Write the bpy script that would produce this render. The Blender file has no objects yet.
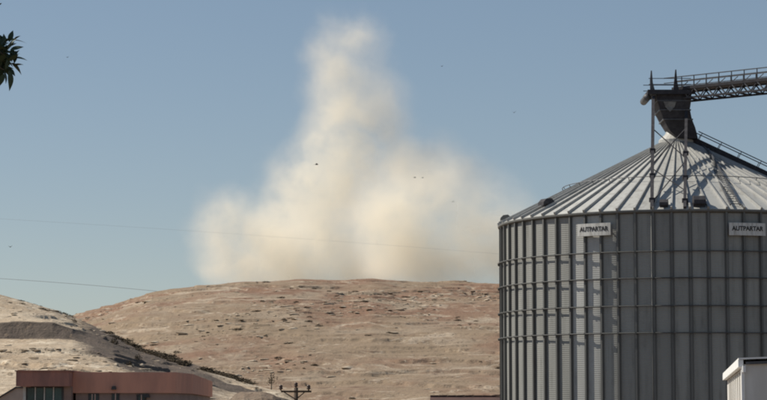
import bpy, bmesh, math, random
import numpy as np
from mathutils import Vector, Matrix

random.seed(7)
rng = np.random.default_rng(7)
sc = bpy.context.scene
COL = sc.collection
R = math.radians

# ---------------------------------------------------------------- camera
CZ = 6.0                       # eye height above the plain
F = 2175.0                     # focal length in photo pixels (photo is 767 x 400)
PITCH = math.atan(210 / F)
cam_d = bpy.data.cameras.new("camera")
cam = bpy.data.objects.new("camera", cam_d)
COL.objects.link(cam)
cam.location = (0, 0, CZ)
cam.rotation_euler = (math.pi / 2 + PITCH, 0, 0)
cam_d.sensor_width = 36
cam_d.lens = 36 * F / 767
cam_d.clip_start = 0.1
cam_d.clip_end = 20000
sc.camera = cam

# ---------------------------------------------------------------- sky and sun
SUN_EL, SUN_AZ = R(46), R(-74.0)          # azimuth clockwise from +Y
world = bpy.data.worlds.new("World")
sc.world = world
world.use_nodes = True
wn = world.node_tree.nodes
wl = world.node_tree.links
sky = wn.new("ShaderNodeTexSky")
sky.sky_type = 'NISHITA'
sky.sun_disc = False
sky.sun_elevation = SUN_EL
sky.sun_rotation = SUN_AZ
sky.altitude = 1100
sky.air_density = 1.0
sky.dust_density = 0.7
sky.ozone_density = 1.0
bg = wn["Background"]
bg.inputs[1].default_value = 0.134
hz = wn.new("ShaderNodeHueSaturation")       # a dusty summer sky is greyer than the clean-air model
hz.inputs["Saturation"].default_value = 1.15
flat = wn.new("ShaderNodeGamma")              # haze evens out the brightness between horizon and zenith
flat.inputs["Gamma"].default_value = 0.65
wl.new(sky.outputs[0], flat.inputs["Color"])
wl.new(flat.outputs[0], hz.inputs["Color"])
tint = wn.new("ShaderNodeMix")
tint.data_type = 'RGBA'
tint.blend_type = 'MULTIPLY'
tint.inputs[0].default_value = 1.0
tint.inputs[7].default_value = (0.955, 0.97, 0.985, 1)
wl.new(hz.outputs[0], tint.inputs[6])
wl.new(tint.outputs[2], bg.inputs[0])

sun_d = bpy.data.lights.new("sun", 'SUN')
sun_d.energy = 5.0
sun_d.angle = R(0.53)
sun_d.color = (1.0, 0.93, 0.82)
sun = bpy.data.objects.new("sun", sun_d)
COL.objects.link(sun)
sd = Vector((math.sin(SUN_AZ) * math.cos(SUN_EL), math.cos(SUN_AZ) * math.cos(SUN_EL), math.sin(SUN_EL)))
sun.rotation_euler = sd.to_track_quat('Z', 'Y').to_euler()
sun.location = (-60, 40, 80)

sc.view_settings.view_transform = 'Standard'
sc.view_settings.look = 'None'
sc.view_settings.exposure = 0.15
sc.view_settings.gamma = 1.0
sc.render.engine = 'CYCLES'
sc.cycles.volume_bounces = 32
sc.cycles.max_bounces = 36
sc.cycles.volume_step_rate = 1.0
sc.cycles.filter_width = 2.0


# ---------------------------------------------------------------- helpers
def P(px, py, Y):
    """World point on the plane y = Y seen at photo pixel (px, py)."""
    a = (px - 383.5) / F
    b = (200 - py) / F
    c, s = math.cos(PITCH), math.sin(PITCH)
    k = Y / (c - s * b)
    return Vector((a * k, Y, CZ + (s + c * b) * k))


def zat(py, Y):
    return P(0, py, Y).z


class MB:
    """Collects simple shapes and links them as one mesh object."""

    def __init__(self):
        self.v, self.f = [], []

    def add(self, vs, fs):
        n = len(self.v)
        self.v += [tuple(p) for p in vs]
        self.f += [tuple(i + n for i in q) for q in fs]
        return self

    def box(self, c, size, rot=None):
        sx, sy, sz = (s / 2 for s in size)
        vs = [Vector((x, y, z)) for x in (-sx, sx) for y in (-sy, sy) for z in (-sz, sz)]
        if rot is not None:
            vs = [rot @ v for v in vs]
        c = Vector(c)
        return self.add([v + c for v in vs],
                        [(0, 1, 3, 2), (4, 6, 7, 5), (0, 4, 5, 1), (2, 3, 7, 6), (0, 2, 6, 4), (1, 5, 7, 3)])

    def bar(self, a, b, w, h=None, up=(0, 0, 1)):
        a, b = Vector(a), Vector(b)
        h = w if h is None else h
        d = (b - a)
        L = d.length
        d.normalize()
        u = Vector(up)
        if abs(d.dot(u)) > 0.98:
            u = Vector((0, 1, 0))
        s = d.cross(u).normalized()
        u = s.cross(d)
        rot = Matrix((s, d, u)).transposed()
        return self.box((a + b) / 2, (w, L, h), rot)

    def tube(self, pts, r, n=6, cap=True, closed=False):
        pts = [Vector(p) for p in pts]
        rs = r if isinstance(r, (list, tuple)) else [r] * len(pts)
        rings = []
        m = len(pts)
        for i, p in enumerate(pts):
            if closed:
                d = pts[(i + 1) % m] - pts[i - 1]
            else:
                d = pts[min(i + 1, m - 1)] - pts[max(i - 1, 0)]
            d.normalize()
            u = Vector((0, 0, 1)) if abs(d.z) < 0.9 else Vector((0, 1, 0))
            s = d.cross(u).normalized()
            u = s.cross(d)
            rings.append([p + (s * math.cos(2 * math.pi * k / n) + u * math.sin(2 * math.pi * k / n)) * rs[i] for k in range(n)])
        vs = [q for rg in rings for q in rg]
        fs = []
        for i in range(m if closed else m - 1):
            j = (i + 1) % m
            for k in range(n):
                fs.append((i * n + k, i * n + (k + 1) % n, j * n + (k + 1) % n, j * n + k))
        if cap and not closed:
            fs.append(tuple(range(n))[::-1])
            fs.append(tuple((m - 1) * n + k for k in range(n)))
        return self.add(vs, fs)

    def loft(self, loops):
        n = len(loops[0])
        vs = [p for l in loops for p in l]
        fs = []
        for i in range(len(loops) - 1):
            for k in range(n):
                fs.append((i * n + k, i * n + (k + 1) % n, (i + 1) * n + (k + 1) % n, (i + 1) * n + k))
        fs.append(tuple(range(n))[::-1])
        fs.append(tuple((len(loops) - 1) * n + k for k in range(n)))
        return self.add(vs, fs)

    def prism(self, poly, d):
        """polygon (3-D points) pushed along vector d"""
        d = Vector(d)
        return self.loft([[Vector(p) for p in poly], [Vector(p) + d for p in poly]])

    def mesh(self, name, mat, smooth=False):
        me = bpy.data.meshes.new(name)
        me.from_pydata(self.v, [], self.f)
        bm = bmesh.new()
        bm.from_mesh(me)
        bmesh.ops.recalc_face_normals(bm, faces=bm.faces)
        bm.to_mesh(me)
        bm.free()
        if mat:
            me.materials.append(mat)
        if smooth:
            me.polygons.foreach_set("use_smooth", [True] * len(me.polygons))
        return me

    def build(self, name, mat, parent=None, smooth=False):
        return link(name, self.mesh(name, mat, smooth), parent)


def link(name, data, parent=None, loc=None, rot=None, scale=None):
    o = bpy.data.objects.new(name, data)
    COL.objects.link(o)
    if parent is not None:
        o.parent = parent
        o.matrix_parent_inverse = Matrix.Translation(parent.location).inverted() if data is not None and loc is None else Matrix()
    if loc is not None:
        o.location = loc
    if rot is not None:
        o.rotation_euler = rot
    if scale is not None:
        o.scale = scale
    return o


def tag(o, label=None, cat=None, group=None, kind=None):
    if label: o["label"] = label
    if cat: o["category"] = cat
    if group: o["group"] = group
    if kind: o["kind"] = kind
    return o


def thing(name, label, cat, loc=(0, 0, 0), group=None):
    o = bpy.data.objects.new(name, None)
    COL.objects.link(o)
    o.location = loc
    o.empty_display_size = 0.2
    return tag(o, label, cat, group)


# ---------------------------------------------------------------- numpy noise
def _hash(ix, iy, seed):
    h = (ix.astype(np.int64) * 374761393 + iy.astype(np.int64) * 668265263 + seed * 974634721) & 0xFFFFFFFF
    h = ((h ^ (h >> 13)) * 1274126177) & 0xFFFFFFFF
    h = h ^ (h >> 16)
    return (h & 0xFFFFFF) / float(0xFFFFFF)


def vnoise(x, y, seed=0):
    ix, iy = np.floor(x), np.floor(y)
    fx, fy = x - ix, y - iy
    fx = fx * fx * fx * (fx * (fx * 6 - 15) + 10)
    fy = fy * fy * fy * (fy * (fy * 6 - 15) + 10)
    a, b = _hash(ix, iy, seed), _hash(ix + 1, iy, seed)
    c, d = _hash(ix, iy + 1, seed), _hash(ix + 1, iy + 1, seed)
    return (a * (1 - fx) + b * fx) * (1 - fy) + (c * (1 - fx) + d * fx) * fy


def fbm(x, y, oct=4, seed=0):
    s, a, t = 0, 1.0, 0
    for i in range(oct):
        s = s + a * (vnoise(x, y, seed + i * 17) * 2 - 1)
        t += a
        a *= 0.5
        x, y = x * 2.03 + 11.3, y * 2.03 + 5.7
    return s / t


def sstep(a, b, x):
    t = np.clip((x - a) / (b - a), 0, 1)
    return t * t * (3 - 2 * t)


# ---------------------------------------------------------------- materials
def new_mat(name):
    m = bpy.data.materials.new(name)
    m.use_nodes = True
    nt = m.node_tree
    return m, nt, nt.nodes["Principled BSDF"]


def mixc(nt, fac, a, b):
    n = nt.nodes.new("ShaderNodeMix")
    n.data_type = 'RGBA'
    for sock, v in ((n.inputs[0], fac), (n.inputs[6], a), (n.inputs[7], b)):
        if isinstance(v, bpy.types.NodeSocket):
            nt.links.new(v, sock)
        elif isinstance(v, (int, float)):
            sock.default_value = v
        else:
            sock.default_value = (*v, 1)
    return n.outputs[2]


def noise(nt, scale, detail=4, rough=0.55, vec=None, stretch=None):
    n = nt.nodes.new("ShaderNodeTexNoise")
    n.inputs["Scale"].default_value = scale
    n.inputs["Detail"].default_value = detail
    n.inputs["Roughness"].default_value = rough
    if vec is None:
        vec = nt.nodes.new("ShaderNodeTexCoord").outputs["Object"]
    if stretch is not None:
        mp = nt.nodes.new("ShaderNodeMapping")
        mp.inputs["Scale"].default_value = stretch
        nt.links.new(vec, mp.inputs[0])
        vec = mp.outputs[0]
    nt.links.new(vec, n.inputs["Vector"])
    return n.outputs["Fac"]


def ramp(nt, fac, lo, hi):
    n = nt.nodes.new("ShaderNodeMapRange")
    n.interpolation_type = 'SMOOTHSTEP'
    nt.links.new(fac, n.inputs[0])
    n.inputs[1].default_value = lo
    n.inputs[2].default_value = hi
    return n.outputs[0]


def bump(nt, bsdf, h, dist, strength=1.0):
    n = nt.nodes.new("ShaderNodeBump")
    n.inputs["Distance"].default_value = dist
    n.inputs["Strength"].default_value = strength
    nt.links.new(h, n.inputs["Height"])
    nt.links.new(n.outputs[0], bsdf.inputs["Normal"])


def simple(name, a, b, scale=3.0, rough=0.8, metal=0.0, stretch=None, spec=0.4, lo=0.35, hi=0.68, bumpd=0.0):
    m, nt, p = new_mat(name)
    f = noise(nt, scale, 5, 0.6, stretch=stretch)
    nt.links.new(mixc(nt, ramp(nt, f, lo, hi), a, b), p.inputs["Base Color"])
    p.inputs["Roughness"].default_value = rough
    p.inputs["Metallic"].default_value = metal
    p.inputs["Specular IOR Level"].default_value = spec
    if bumpd:
        bump(nt, p, f, bumpd)
    return m


def steel(name, base, dirt, rough, metal, corr=0.0, rand=0.12):
    """galvanised sheet: spangle, vertical run-off streaks, a small tint of each sheet's own, horizontal corrugation as fine relief"""
    m, nt, p = new_mat(name)
    tc = nt.nodes.new("ShaderNodeTexCoord").outputs["Object"]
    geo = nt.nodes.new("ShaderNodeNewGeometry")
    streak = noise(nt, 2.2, 4, 0.6, vec=geo.outputs["Position"], stretch=(1.6, 1.6, 0.12))
    blot = noise(nt, 0.7, 5, 0.6, vec=geo.outputs["Position"])
    mul = nt.nodes.new("ShaderNodeMath")
    mul.operation = 'MULTIPLY'
    nt.links.new(ramp(nt, streak, 0.42, 0.75), mul.inputs[0])
    nt.links.new(ramp(nt, blot, 0.25, 0.7), mul.inputs[1])
    c = mixc(nt, mul.outputs[0], base, dirt)
    info = nt.nodes.new("ShaderNodeObjectInfo")
    mr = nt.nodes.new("ShaderNodeMapRange")
    nt.links.new(info.outputs["Random"], mr.inputs[0])
    mr.inputs[3].default_value = 1 - rand
    mr.inputs[4].default_value = 1 + rand
    hsv = nt.nodes.new("ShaderNodeHueSaturation")
    nt.links.new(mr.outputs[0], hsv.inputs["Value"])
    nt.links.new(c, hsv.inputs["Color"])
    nt.links.new(hsv.outputs[0], p.inputs["Base Color"])
    p.inputs["Metallic"].default_value = metal
    rr = nt.nodes.new("ShaderNodeMapRange")
    nt.links.new(blot, rr.inputs[0])
    rr.inputs[3].default_value = rough - 0.08
    rr.inputs[4].default_value = rough + 0.12
    nt.links.new(rr.outputs[0], p.inputs["Roughness"])
    if corr:
        w = nt.nodes.new("ShaderNodeTexWave")
        w.bands_direction = 'Z'
        w.inputs["Scale"].default_value = 0.314 / 0.104 * 1.0
        w.inputs["Distortion"].default_value = 0.0
        nt.links.new(geo.outputs["Position"], w.inputs["Vector"])
        bump(nt, p, w.outputs["Fac"], corr)
    return m


M = {}
M['wall_steel'] = steel("galvanised_wall", (0.27, 0.273, 0.255), (0.16, 0.162, 0.15), 0.5, 0.15, corr=0.005)
M['wall_glint'] = steel("glint_galvanised_wall", (0.42, 0.425, 0.405), (0.28, 0.28, 0.265), 0.45, 0.15, corr=0.005)  # same sheet steel, with the grazing sun glint put into a lighter base colour
M['stiff'] = steel("weathered_stiffener", (0.135, 0.137, 0.13), (0.10, 0.10, 0.095), 0.55, 0.2, rand=0.1)
M['ring'] = steel("ring_tube", (0.07, 0.072, 0.07), (0.05, 0.05, 0.048), 0.75, 0.0)
M['roof_steel'] = steel("galvanised_roof", (0.42, 0.42, 0.395), (0.25, 0.24, 0.22), 0.5, 0.1, rand=0.1)
M['roof_rib'] = steel("roof_rib", (0.36, 0.36, 0.345), (0.24, 0.24, 0.225), 0.55, 0.2)
M['dark_steel'] = simple("dark_painted_steel", (0.04, 0.039, 0.044), (0.062, 0.06, 0.065), 4, 0.7, 0.0, spec=0.15)
M['mid_steel'] = simple("grey_steel", (0.075, 0.078, 0.085), (0.12, 0.123, 0.13), 4, 0.55, 0.3)
M['hatch'] = simple("bare_hatch_plate", (0.24, 0.24, 0.23), (0.13, 0.13, 0.13), 3, 0.6, 0.3)
M['sign_white'] = simple("sign_enamel", (0.60, 0.60, 0.57), (0.36, 0.35, 0.32), 3, 0.5, stretch=(2.5, 2.5, 0.35), lo=0.42, hi=0.72)
M['sign_black'] = simple("sign_letter_paint", (0.02, 0.02, 0.02), (0.03, 0.03, 0.03), 5, 0.6)
M['terracotta'] = simple("terracotta_render", (0.43, 0.205, 0.155), (0.27, 0.145, 0.12), 1.1, 0.9, spec=0.2, stretch=(1.4, 1.4, 0.3))
M['salmon'] = simple("salmon_render", (0.60, 0.30, 0.215), (0.46, 0.24, 0.18), 1.0, 0.9, spec=0.2, stretch=(1.2, 1.2, 0.3))
M['pink_wall'] = simple("dusty_pink_wall", (0.30, 0.22, 0.19), (0.23, 0.17, 0.15), 0.7, 0.9, spec=0.2)
M['coping'] = simple("pale_coping", (0.5, 0.36, 0.31), (0.4, 0.29, 0.25), 1.5, 0.85, spec=0.2)
M['frame_white'] = simple("white_window_frame", (0.55, 0.55, 0.52), (0.45, 0.45, 0.43), 3, 0.6)
M['frame_dark'] = simple("dark_window_frame", (0.04, 0.04, 0.042), (0.06, 0.06, 0.06), 3, 0.6)
M['shed_white'] = simple("white_shed_sheet", (0.68, 0.665, 0.625), (0.54, 0.52, 0.48), 2, 0.6, stretch=(1, 1, 0.2))
M['shed_trim'] = simple("white_shed_trim", (0.82, 0.82, 0.80), (0.74, 0.74, 0.72), 3, 0.5)
M['brown_roof'] = simple("brown_roof_sheet", (0.10, 0.055, 0.045), (0.07, 0.04, 0.035), 1.5, 0.8)
M['concrete'] = simple("pale_concrete", (0.45, 0.40, 0.34), (0.34, 0.30, 0.26), 0.8, 0.9, spec=0.2)
M['bark'] = simple("bark", (0.10, 0.08, 0.06), (0.05, 0.04, 0.03), 6, 0.9, stretch=(1, 1, 0.2), bumpd=0.01)
M['leaf'] = simple("leaf_green", (0.028, 0.045, 0.022), (0.045, 0.07, 0.03), 9, 0.55, spec=0.3)
M['scrub'] = simple("dry_scrub", (0.085, 0.068, 0.047), (0.13, 0.102, 0.07), 3, 0.9, spec=0.1)
M['wood'] = simple("pole_timber", (0.05, 0.035, 0.025), (0.085, 0.06, 0.045), 3, 0.9, stretch=(1, 1, 0.1))
M['insul'] = simple("brown_insulator", (0.04, 0.022, 0.016), (0.06, 0.03, 0.02), 5, 0.4)
M['cable_grey'] = simple("aluminium_cable", (0.30, 0.32, 0.34), (0.36, 0.38, 0.40), 2, 0.7)
M['cable'] = simple("black_cable", (0.03, 0.03, 0.03), (0.05, 0.05, 0.05), 2, 0.6)
M['bird'] = simple("dark_feathers", (0.03, 0.028, 0.026), (0.06, 0.055, 0.05), 20, 0.8)

m, nt, p = new_mat("teal_glass")
p.inputs["Base Color"].default_value = (0.02, 0.055, 0.06, 1)
p.inputs["Roughness"].default_value = 0.12
f = noise(nt, 0.9, 3)
nt.links.new(mixc(nt, ramp(nt, f, 0.35, 0.65), (0.012, 0.03, 0.034), (0.03, 0.085, 0.09)), p.inputs["Base Color"])
M['glass'] = m


def earth(name, soil, soil2, pale, dark, pale_amt, attr=None, attr_col=None, attr_col2=None, ps=0.022):
    """dry hillside: two soils in broad patches, pale limestone scatter, dark scrub flecks"""
    m, nt, p = new_mat(name)
    pos = nt.nodes.new("ShaderNodeNewGeometry").outputs["Position"]
    broad = noise(nt, ps, 4, 0.55, vec=pos)
    mid = noise(nt, ps * 4.5, 6, 0.65, vec=pos)
    fine = noise(nt, 0.55, 5, 0.7, vec=pos)
    speck = noise(nt, 1.4, 3, 0.6, vec=pos)
    c = mixc(nt, ramp(nt, broad, 0.40, 0.60), soil, soil2)
    mx = nt.nodes.new("ShaderNodeMath"); mx.operation = 'ADD'
    nt.links.new(mid, mx.inputs[0]); nt.links.new(fine, mx.inputs[1])
    c = mixc(nt, ramp(nt, mx.outputs[0], 1.14 - pale_amt, 1.32 - pale_amt), c, pale)
    patch = noise(nt, ps * 1.9, 5, 0.62, vec=pos)
    c = mixc(nt, ramp(nt, patch, 0.50, 0.66), c, tuple(0.5 * v + 0.5 * w * 0.85 for v, w in zip(soil2, pale)))
    wn3 = nt.nodes.new("ShaderNodeVectorMath"); wn3.operation = 'MULTIPLY_ADD'
    wv = nt.nodes.new("ShaderNodeTexNoise")
    wv.inputs["Scale"].default_value = ps * 1.4
    wv.inputs["Detail"].default_value = 4
    nt.links.new(pos, wv.inputs["Vector"])
    nt.links.new(wv.outputs["Color"], wn3.inputs[0])
    wn3.inputs[1].default_value = (0, 0, 16 if ps < 0.04 else 6)
    nt.links.new(pos, wn3.inputs[2])
    bed = wn3.outputs[0]
    strat = noise(nt, 1.0, 4, 0.6, vec=bed, stretch=(0.035, 0.035, 0.75) if ps < 0.04 else (0.12, 0.10, 1.6))     # limestone beds
    c = mixc(nt, ramp(nt, strat, 0.55, 0.68), c, pale)
    strat2 = noise(nt, 1.0, 4, 0.65, vec=bed, stretch=(0.06, 0.05, 1.5) if ps < 0.04 else (0.22, 0.16, 3.0))
    c = mixc(nt, ramp(nt, strat2, 0.60, 0.72), c, tuple(0.55 * v + 0.45 * w for v, w in zip(dark, soil)))
    if attr:
        a = nt.nodes.new("ShaderNodeAttribute")
        a.attribute_name = attr
        ac = mixc(nt, ramp(nt, mid, 0.4, 0.65), attr_col, attr_col2)
        c = mixc(nt, a.outputs["Fac"], c, ac)
    c = mixc(nt, ramp(nt, speck, 0.60, 0.70), c, dark)
    nt.links.new(c, p.inputs["Base Color"])
    p.inputs["Roughness"].default_value = 0.95
    p.inputs["Specular IOR Level"].default_value = 0.1
    bump(nt, p, fine, 0.5, 0.9)
    return m


M['hill'] = earth("hill_earth", (0.215, 0.136, 0.094), (0.25, 0.19, 0.132), (0.38, 0.31, 0.235), (0.12, 0.085, 0.062), 0.06)
M['left_hill'] = earth("left_hill_earth", (0.345, 0.268, 0.188), (0.41, 0.33, 0.24), (0.56, 0.48, 0.37), (0.2, 0.15, 0.105), 0.08,
                       "gravel", (0.125, 0.10, 0.082), (0.095, 0.078, 0.064), ps=0.05)
M['plain'] = earth("plain_earth", (0.17, 0.125, 0.09), (0.15, 0.11, 0.08), (0.25, 0.2, 0.155), (0.1, 0.075, 0.055), -0.05)
M['mound'] = earth("mound_earth", (0.19, 0.142, 0.105), (0.15, 0.115, 0.088), (0.28, 0.225, 0.17), (0.1, 0.08, 0.06), -0.1, ps=0.12)
M['rock'] = simple("limestone", (0.36, 0.285, 0.205), (0.50, 0.42, 0.32), 1.2, 0.95, spec=0.15, bumpd=0.15)


# ---------------------------------------------------------------- ground and hills
def grid_mesh(name, X, Y, Z, mat, attr=None):
    nr, nc = X.shape
    co = np.stack([X, Y, Z], -1).reshape(-1, 3).astype(np.float32)
    i = np.arange(nr * nc).reshape(nr, nc)
    q = np.stack([i[:-1, :-1], i[:-1, 1:], i[1:, 1:], i[1:, :-1]], -1).reshape(-1, 4).astype(np.int32)
    me = bpy.data.meshes.new(name)
    me.vertices.add(len(co)); me.vertices.foreach_set("co", co.ravel())
    me.loops.add(q.size); me.loops.foreach_set("vertex_index", q.ravel())
    me.polygons.add(len(q))
    me.polygons.foreach_set("loop_start", np.arange(0, q.size, 4, dtype=np.int32))
    me.polygons.foreach_set("use_smooth", np.ones(len(q), dtype=bool))
    me.update(calc_edges=True)
    me.materials.append(mat)
    if attr is not None:
        a = me.attributes.new(attr[0], 'FLOAT', 'POINT')
        a.data.foreach_set("value", attr[1].ravel().astype(np.float32))
    return tag(link(name, me), kind="structure")


def zscreen(py, Y):
    """height at distance Y that is seen at photo row py (array version)"""
    b = (200 - py) / F
    c, s = math.cos(PITCH), math.sin(PITCH)
    return CZ + (s + c * b) * Y / (c - s * b)


def fan_x(u, Y):
    return (u - 383.5) / F * Y * 1.0046


# the plain
g = MB()
n = 24
xs = np.linspace(-9000, 9000, n)
X, Y = np.meshgrid(xs, np.linspace(-3000, 15000, n))
grid_mesh("ground", X, Y, np.zeros_like(X), M['plain'])

# main hill: a long rounded limestone hill, 420 m to 760 m away
RU = np.array([-420, -200, -60, 0, 40, 75, 110, 150, 200, 240, 272, 300, 345, 372, 400, 450, 497, 560, 640, 760, 950, 1300])
RY = np.array([380, 352, 338, 330, 324, 317, 306, 293.5, 286, 281.5, 280.5, 278, 279, 277, 280, 281.5, 284, 287, 291, 302, 335, 390.])
u = np.concatenate([np.linspace(-1300, -20, 110)[:-1], np.arange(-20, 520, 0.8), np.linspace(520, 2300, 170)])
yy = np.concatenate([np.linspace(380, 420, 12)[:-1], np.arange(420, 762, 0.62), np.linspace(763, 1150, 40)])
U, YY = np.meshgrid(u, yy)
ridge = np.interp(u, RU, RY)
k = np.ones(9) / 9
rs = np.convolve(np.pad(ridge, 4, mode='edge'), k, mode='valid')
zr = zscreen(rs, 745.0)[None, :]
XX = fan_x(U, YY)
t = np.clip((YY - 395) / (745 - 395), 0, 1)
prof = 0.55 * t + 0.45 * np.sin(t * math.pi / 2) ** 1.3
back = sstep(760, 1130, YY)
taper = (sstep(-1300, -500, u) * (1 - sstep(1250, 2300, u)))[None, :]
ZZ = zr * prof * (1 - back) * taper - 3 * back - 0.5 * (1 - sstep(395, 412, YY)) - 0.5 * (1 - taper)
amp = taper * sstep(400, 450, YY) * (1 - sstep(735, 752, YY) * 0.55)
ZZ = ZZ + amp * (2.0 * fbm(XX / 58, YY / 62, 4, 3) + 0.65 * fbm(XX / 15, YY / 12, 4, 9) + 0.2 * fbm(XX / 4, YY / 3.2, 3, 21))
# broken limestone ledges that follow the contours
q = ZZ / 2.6 + 1.1 * fbm(XX / 45, YY / 55, 3, 31)
fr = q - np.floor(q)
led = sstep(0.42, 0.52, fr) - fr
msk = sstep(-0.05, 0.22, fbm(XX / 34, YY / 26, 4, 41)) * amp
ZZ = ZZ + msk * led * 0.75
q = ZZ / 1.15 + 0.9 * fbm(XX / 26, YY / 30, 3, 43)
fr = q - np.floor(q)
ZZ = ZZ + amp * (sstep(0.40, 0.52, fr) - fr) * 0.42 * sstep(0.0, 0.3, fbm(XX / 17, YY / 12, 4, 47))
hill = grid_mesh("main_hill", XX, YY, ZZ, M['hill'])
HX, HY, HZ = u, yy, ZZ


def hill_z(uu, y):
    j = np.clip(np.searchsorted(HX, uu), 0, len(HX) - 1)
    i = np.clip(np.searchsorted(HY, y), 0, len(HY) - 1)
    return HZ[i, j]


# left hill: nearer, terraced, its crest runs down to the right
LU = [-620, -200, -90, 0, 25, 55, 75, 90, 115, 140, 170, 205, 255, 285, 320, 360, 420, 560]
LP = [  # per column: (distance, photo row) from near to far
    [(150, 425), (212, 375), (238, 356), (239, 353), (272, 341), (274, 333), (330, 276)],
    [(150, 425), (212, 374), (238, 355), (239, 351), (274, 339), (277, 323), (330, 284)],
    [(150, 425), (212, 374), (238, 355.5), (239.2, 350), (276, 338), (279, 323), (330, 294)],
    [(150, 425), (212, 374), (238, 355.5), (239.2, 350), (276, 338), (279, 321), (330, 301)],
    [(150, 425), (212, 374), (238, 355.5), (239.2, 350), (276, 338), (279, 322.5), (330, 310.5)],
    [(150, 425), (212, 375), (238, 355.5), (239.2, 350.5), (276, 339), (280, 329), (330, 318)],
    [(150, 425), (212, 375), (238, 356.5), (239.2, 351.5), (272, 344), (288, 333), (320, 324)],
    [(150, 425), (212, 376), (238, 360), (239.5, 358), (268, 351), (285, 344), (310, 334)],
    [(150, 426), (212, 378), (238, 368), (240, 367), (265, 362), (280, 356), (300, 346.5)],
    [(150, 428), (205, 384), (235, 377), (238, 376), (258, 372), (272, 366), (290, 356)],
    [(150, 432), (195, 393), (225, 387), (228, 386.5), (245, 381), (260, 375), (280, 366.5)],
    [(150, 440), (185, 404), (215, 399), (218, 398.5), (235, 395), (250, 391), (268, 385)],
    [(150, 450), (185, 412), (215, 406), (218, 405.5), (235, 402), (248, 398), (260, 393)],
    [(150, 460), (185, 425), (215, 420), (218, 419), (235, 416), (245, 413), (255, 408)],
    [(150, 468), (185, 440), (215, 432), (218, 431), (235, 428), (245, 425), (252, 420)],
    [(150, 475), (185, 450), (215, 445), (218, 444), (235, 441), (245, 439), (252, 436)],
]
low = [(d, 410 + 6.6 * F / d) for d in (150, 212, 238, 239, 272, 276, 330)]      # level with the plain, just under it
lowr = [(d, 410 + 6.6 * F / d) for d in (150, 185, 215, 218, 235, 245, 252)]
LA = np.array([low] + LP + [lowr], dtype=float)
u = np.concatenate([np.linspace(-620, -12, 120)[:-1], np.arange(-12, 330, 0.7), np.linspace(330, 560, 70)])
K = LA.shape[1]
cd = np.stack([np.interp(u, LU, LA[:, i, 0]) for i in range(K)], 1)
cr = np.stack([np.interp(u, LU, LA[:, i, 1]) for i in range(K)], 1)
cz = zscreen(cr, cd)
# rows: even share in each band, then the far side
tt = np.concatenate([np.linspace(0, 1, 60)[:-1], np.linspace(1, 2, 80)[:-1], np.linspace(2, 3, 8)[:-1], np.linspace(3, 4, 90)[:-1],
                     np.linspace(4, 5, 16)[:-1], np.linspace(5, 6, 90), 6 + np.linspace(0.02, 1, 24)])
nrow = len(tt)
YY = np.zeros((nrow, len(u))); ZZ = np.zeros_like(YY)
for i, tv in enumerate(tt):
    if tv <= 6:
        a = min(int(tv), K - 2)
        w = tv - a
        YY[i] = cd[:, a] * (1 - w) + cd[:, a + 1] * w
        ZZ[i] = cz[:, a] * (1 - w) + cz[:, a + 1] * w
    else:
        w = tv - 6
        YY[i] = cd[:, -1] + 90 * w
        ZZ[i] = cz[:, -1] * (1 - w ** 1.3) - 3.0 * w ** 1.3
XX = fan_x(u[None, :], YY)
# the foot of the slope, down to the plain
nf = 14
wf = np.linspace(0, 1, nf + 1)[:-1][:, None]
YY = np.concatenate([cd[None, :, 0] - 42 * (1 - wf), YY])
ZZ = np.concatenate([-0.6 + (cz[None, :, 0] + 0.6) * sstep(0, 1, wf) , ZZ])
tt = np.concatenate([np.linspace(-1, 0, nf + 1)[:-1], tt])
nrow = len(tt)
XX = fan_x(u[None, :], YY)
TT = np.repeat(tt[:, None], len(u), 1)
UU = np.repeat(u[None, :], nrow, 0)
am = sstep(0.0, 0.6, TT) * (1 - 0.6 * sstep(5.85, 6, TT))
edge = fbm(XX / 7, YY / 9, 3, 77)
YY = YY + am * (1.2 * fbm(XX / 7, TT * 0.02, 3, 55)) * sstep(1.5, 2, TT) * (1 - sstep(5, 5.6, TT))
ZZ = ZZ + am * (0.45 * fbm(XX / 18, YY / 20, 4, 61) + 0.26 * fbm(XX / 4.5, YY / 5, 4, 67) + 0.07 * fbm(XX / 1.2, YY / 1.4, 3, 69))
q = ZZ / 1.3 + 1.0 * fbm(XX / 16, YY / 20, 3, 71)
fr = q - np.floor(q)
ZZ = ZZ + am * (sstep(0.42, 0.54, fr) - fr) * 0.5 * sstep(0.0, 0.3, fbm(XX / 9, YY / 13, 3, 73)) * (1 - sstep(3.9, 4, TT) * (1 - sstep(5, 5.1, TT)))
# the dark gravelly cutting: the face above the terrace and the flank right of it
gf = sstep(3.9, 3.98, TT) * (1 - sstep(5.0, 5.04, TT))
gfl = sstep(72, 100, UU + 10 * edge) * sstep(1.9, 2.7, TT + 0.3 * edge + np.maximum(UU - 100, 0) * 0.03) * (1 - sstep(190, 238, UU + 14 * edge))
grav = np.clip(np.maximum(gf, gfl), 0, 1)
grid_mesh("left_hill", XX, YY, ZZ, M['left_hill'], ("gravel", grav))
LHu, LHt, LHY, LHZ = u, tt, YY, ZZ


def left_pt(uu, tv):
    j = int(np.clip(np.searchsorted(LHu, uu), 0, len(LHu) - 1))
    i = int(np.clip(np.searchsorted(LHt, tv), 0, len(LHt) - 1))
    return Vector((float(fan_x(LHu[j], LHY[i, j])), float(LHY[i, j]), float(LHZ[i, j])))


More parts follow.
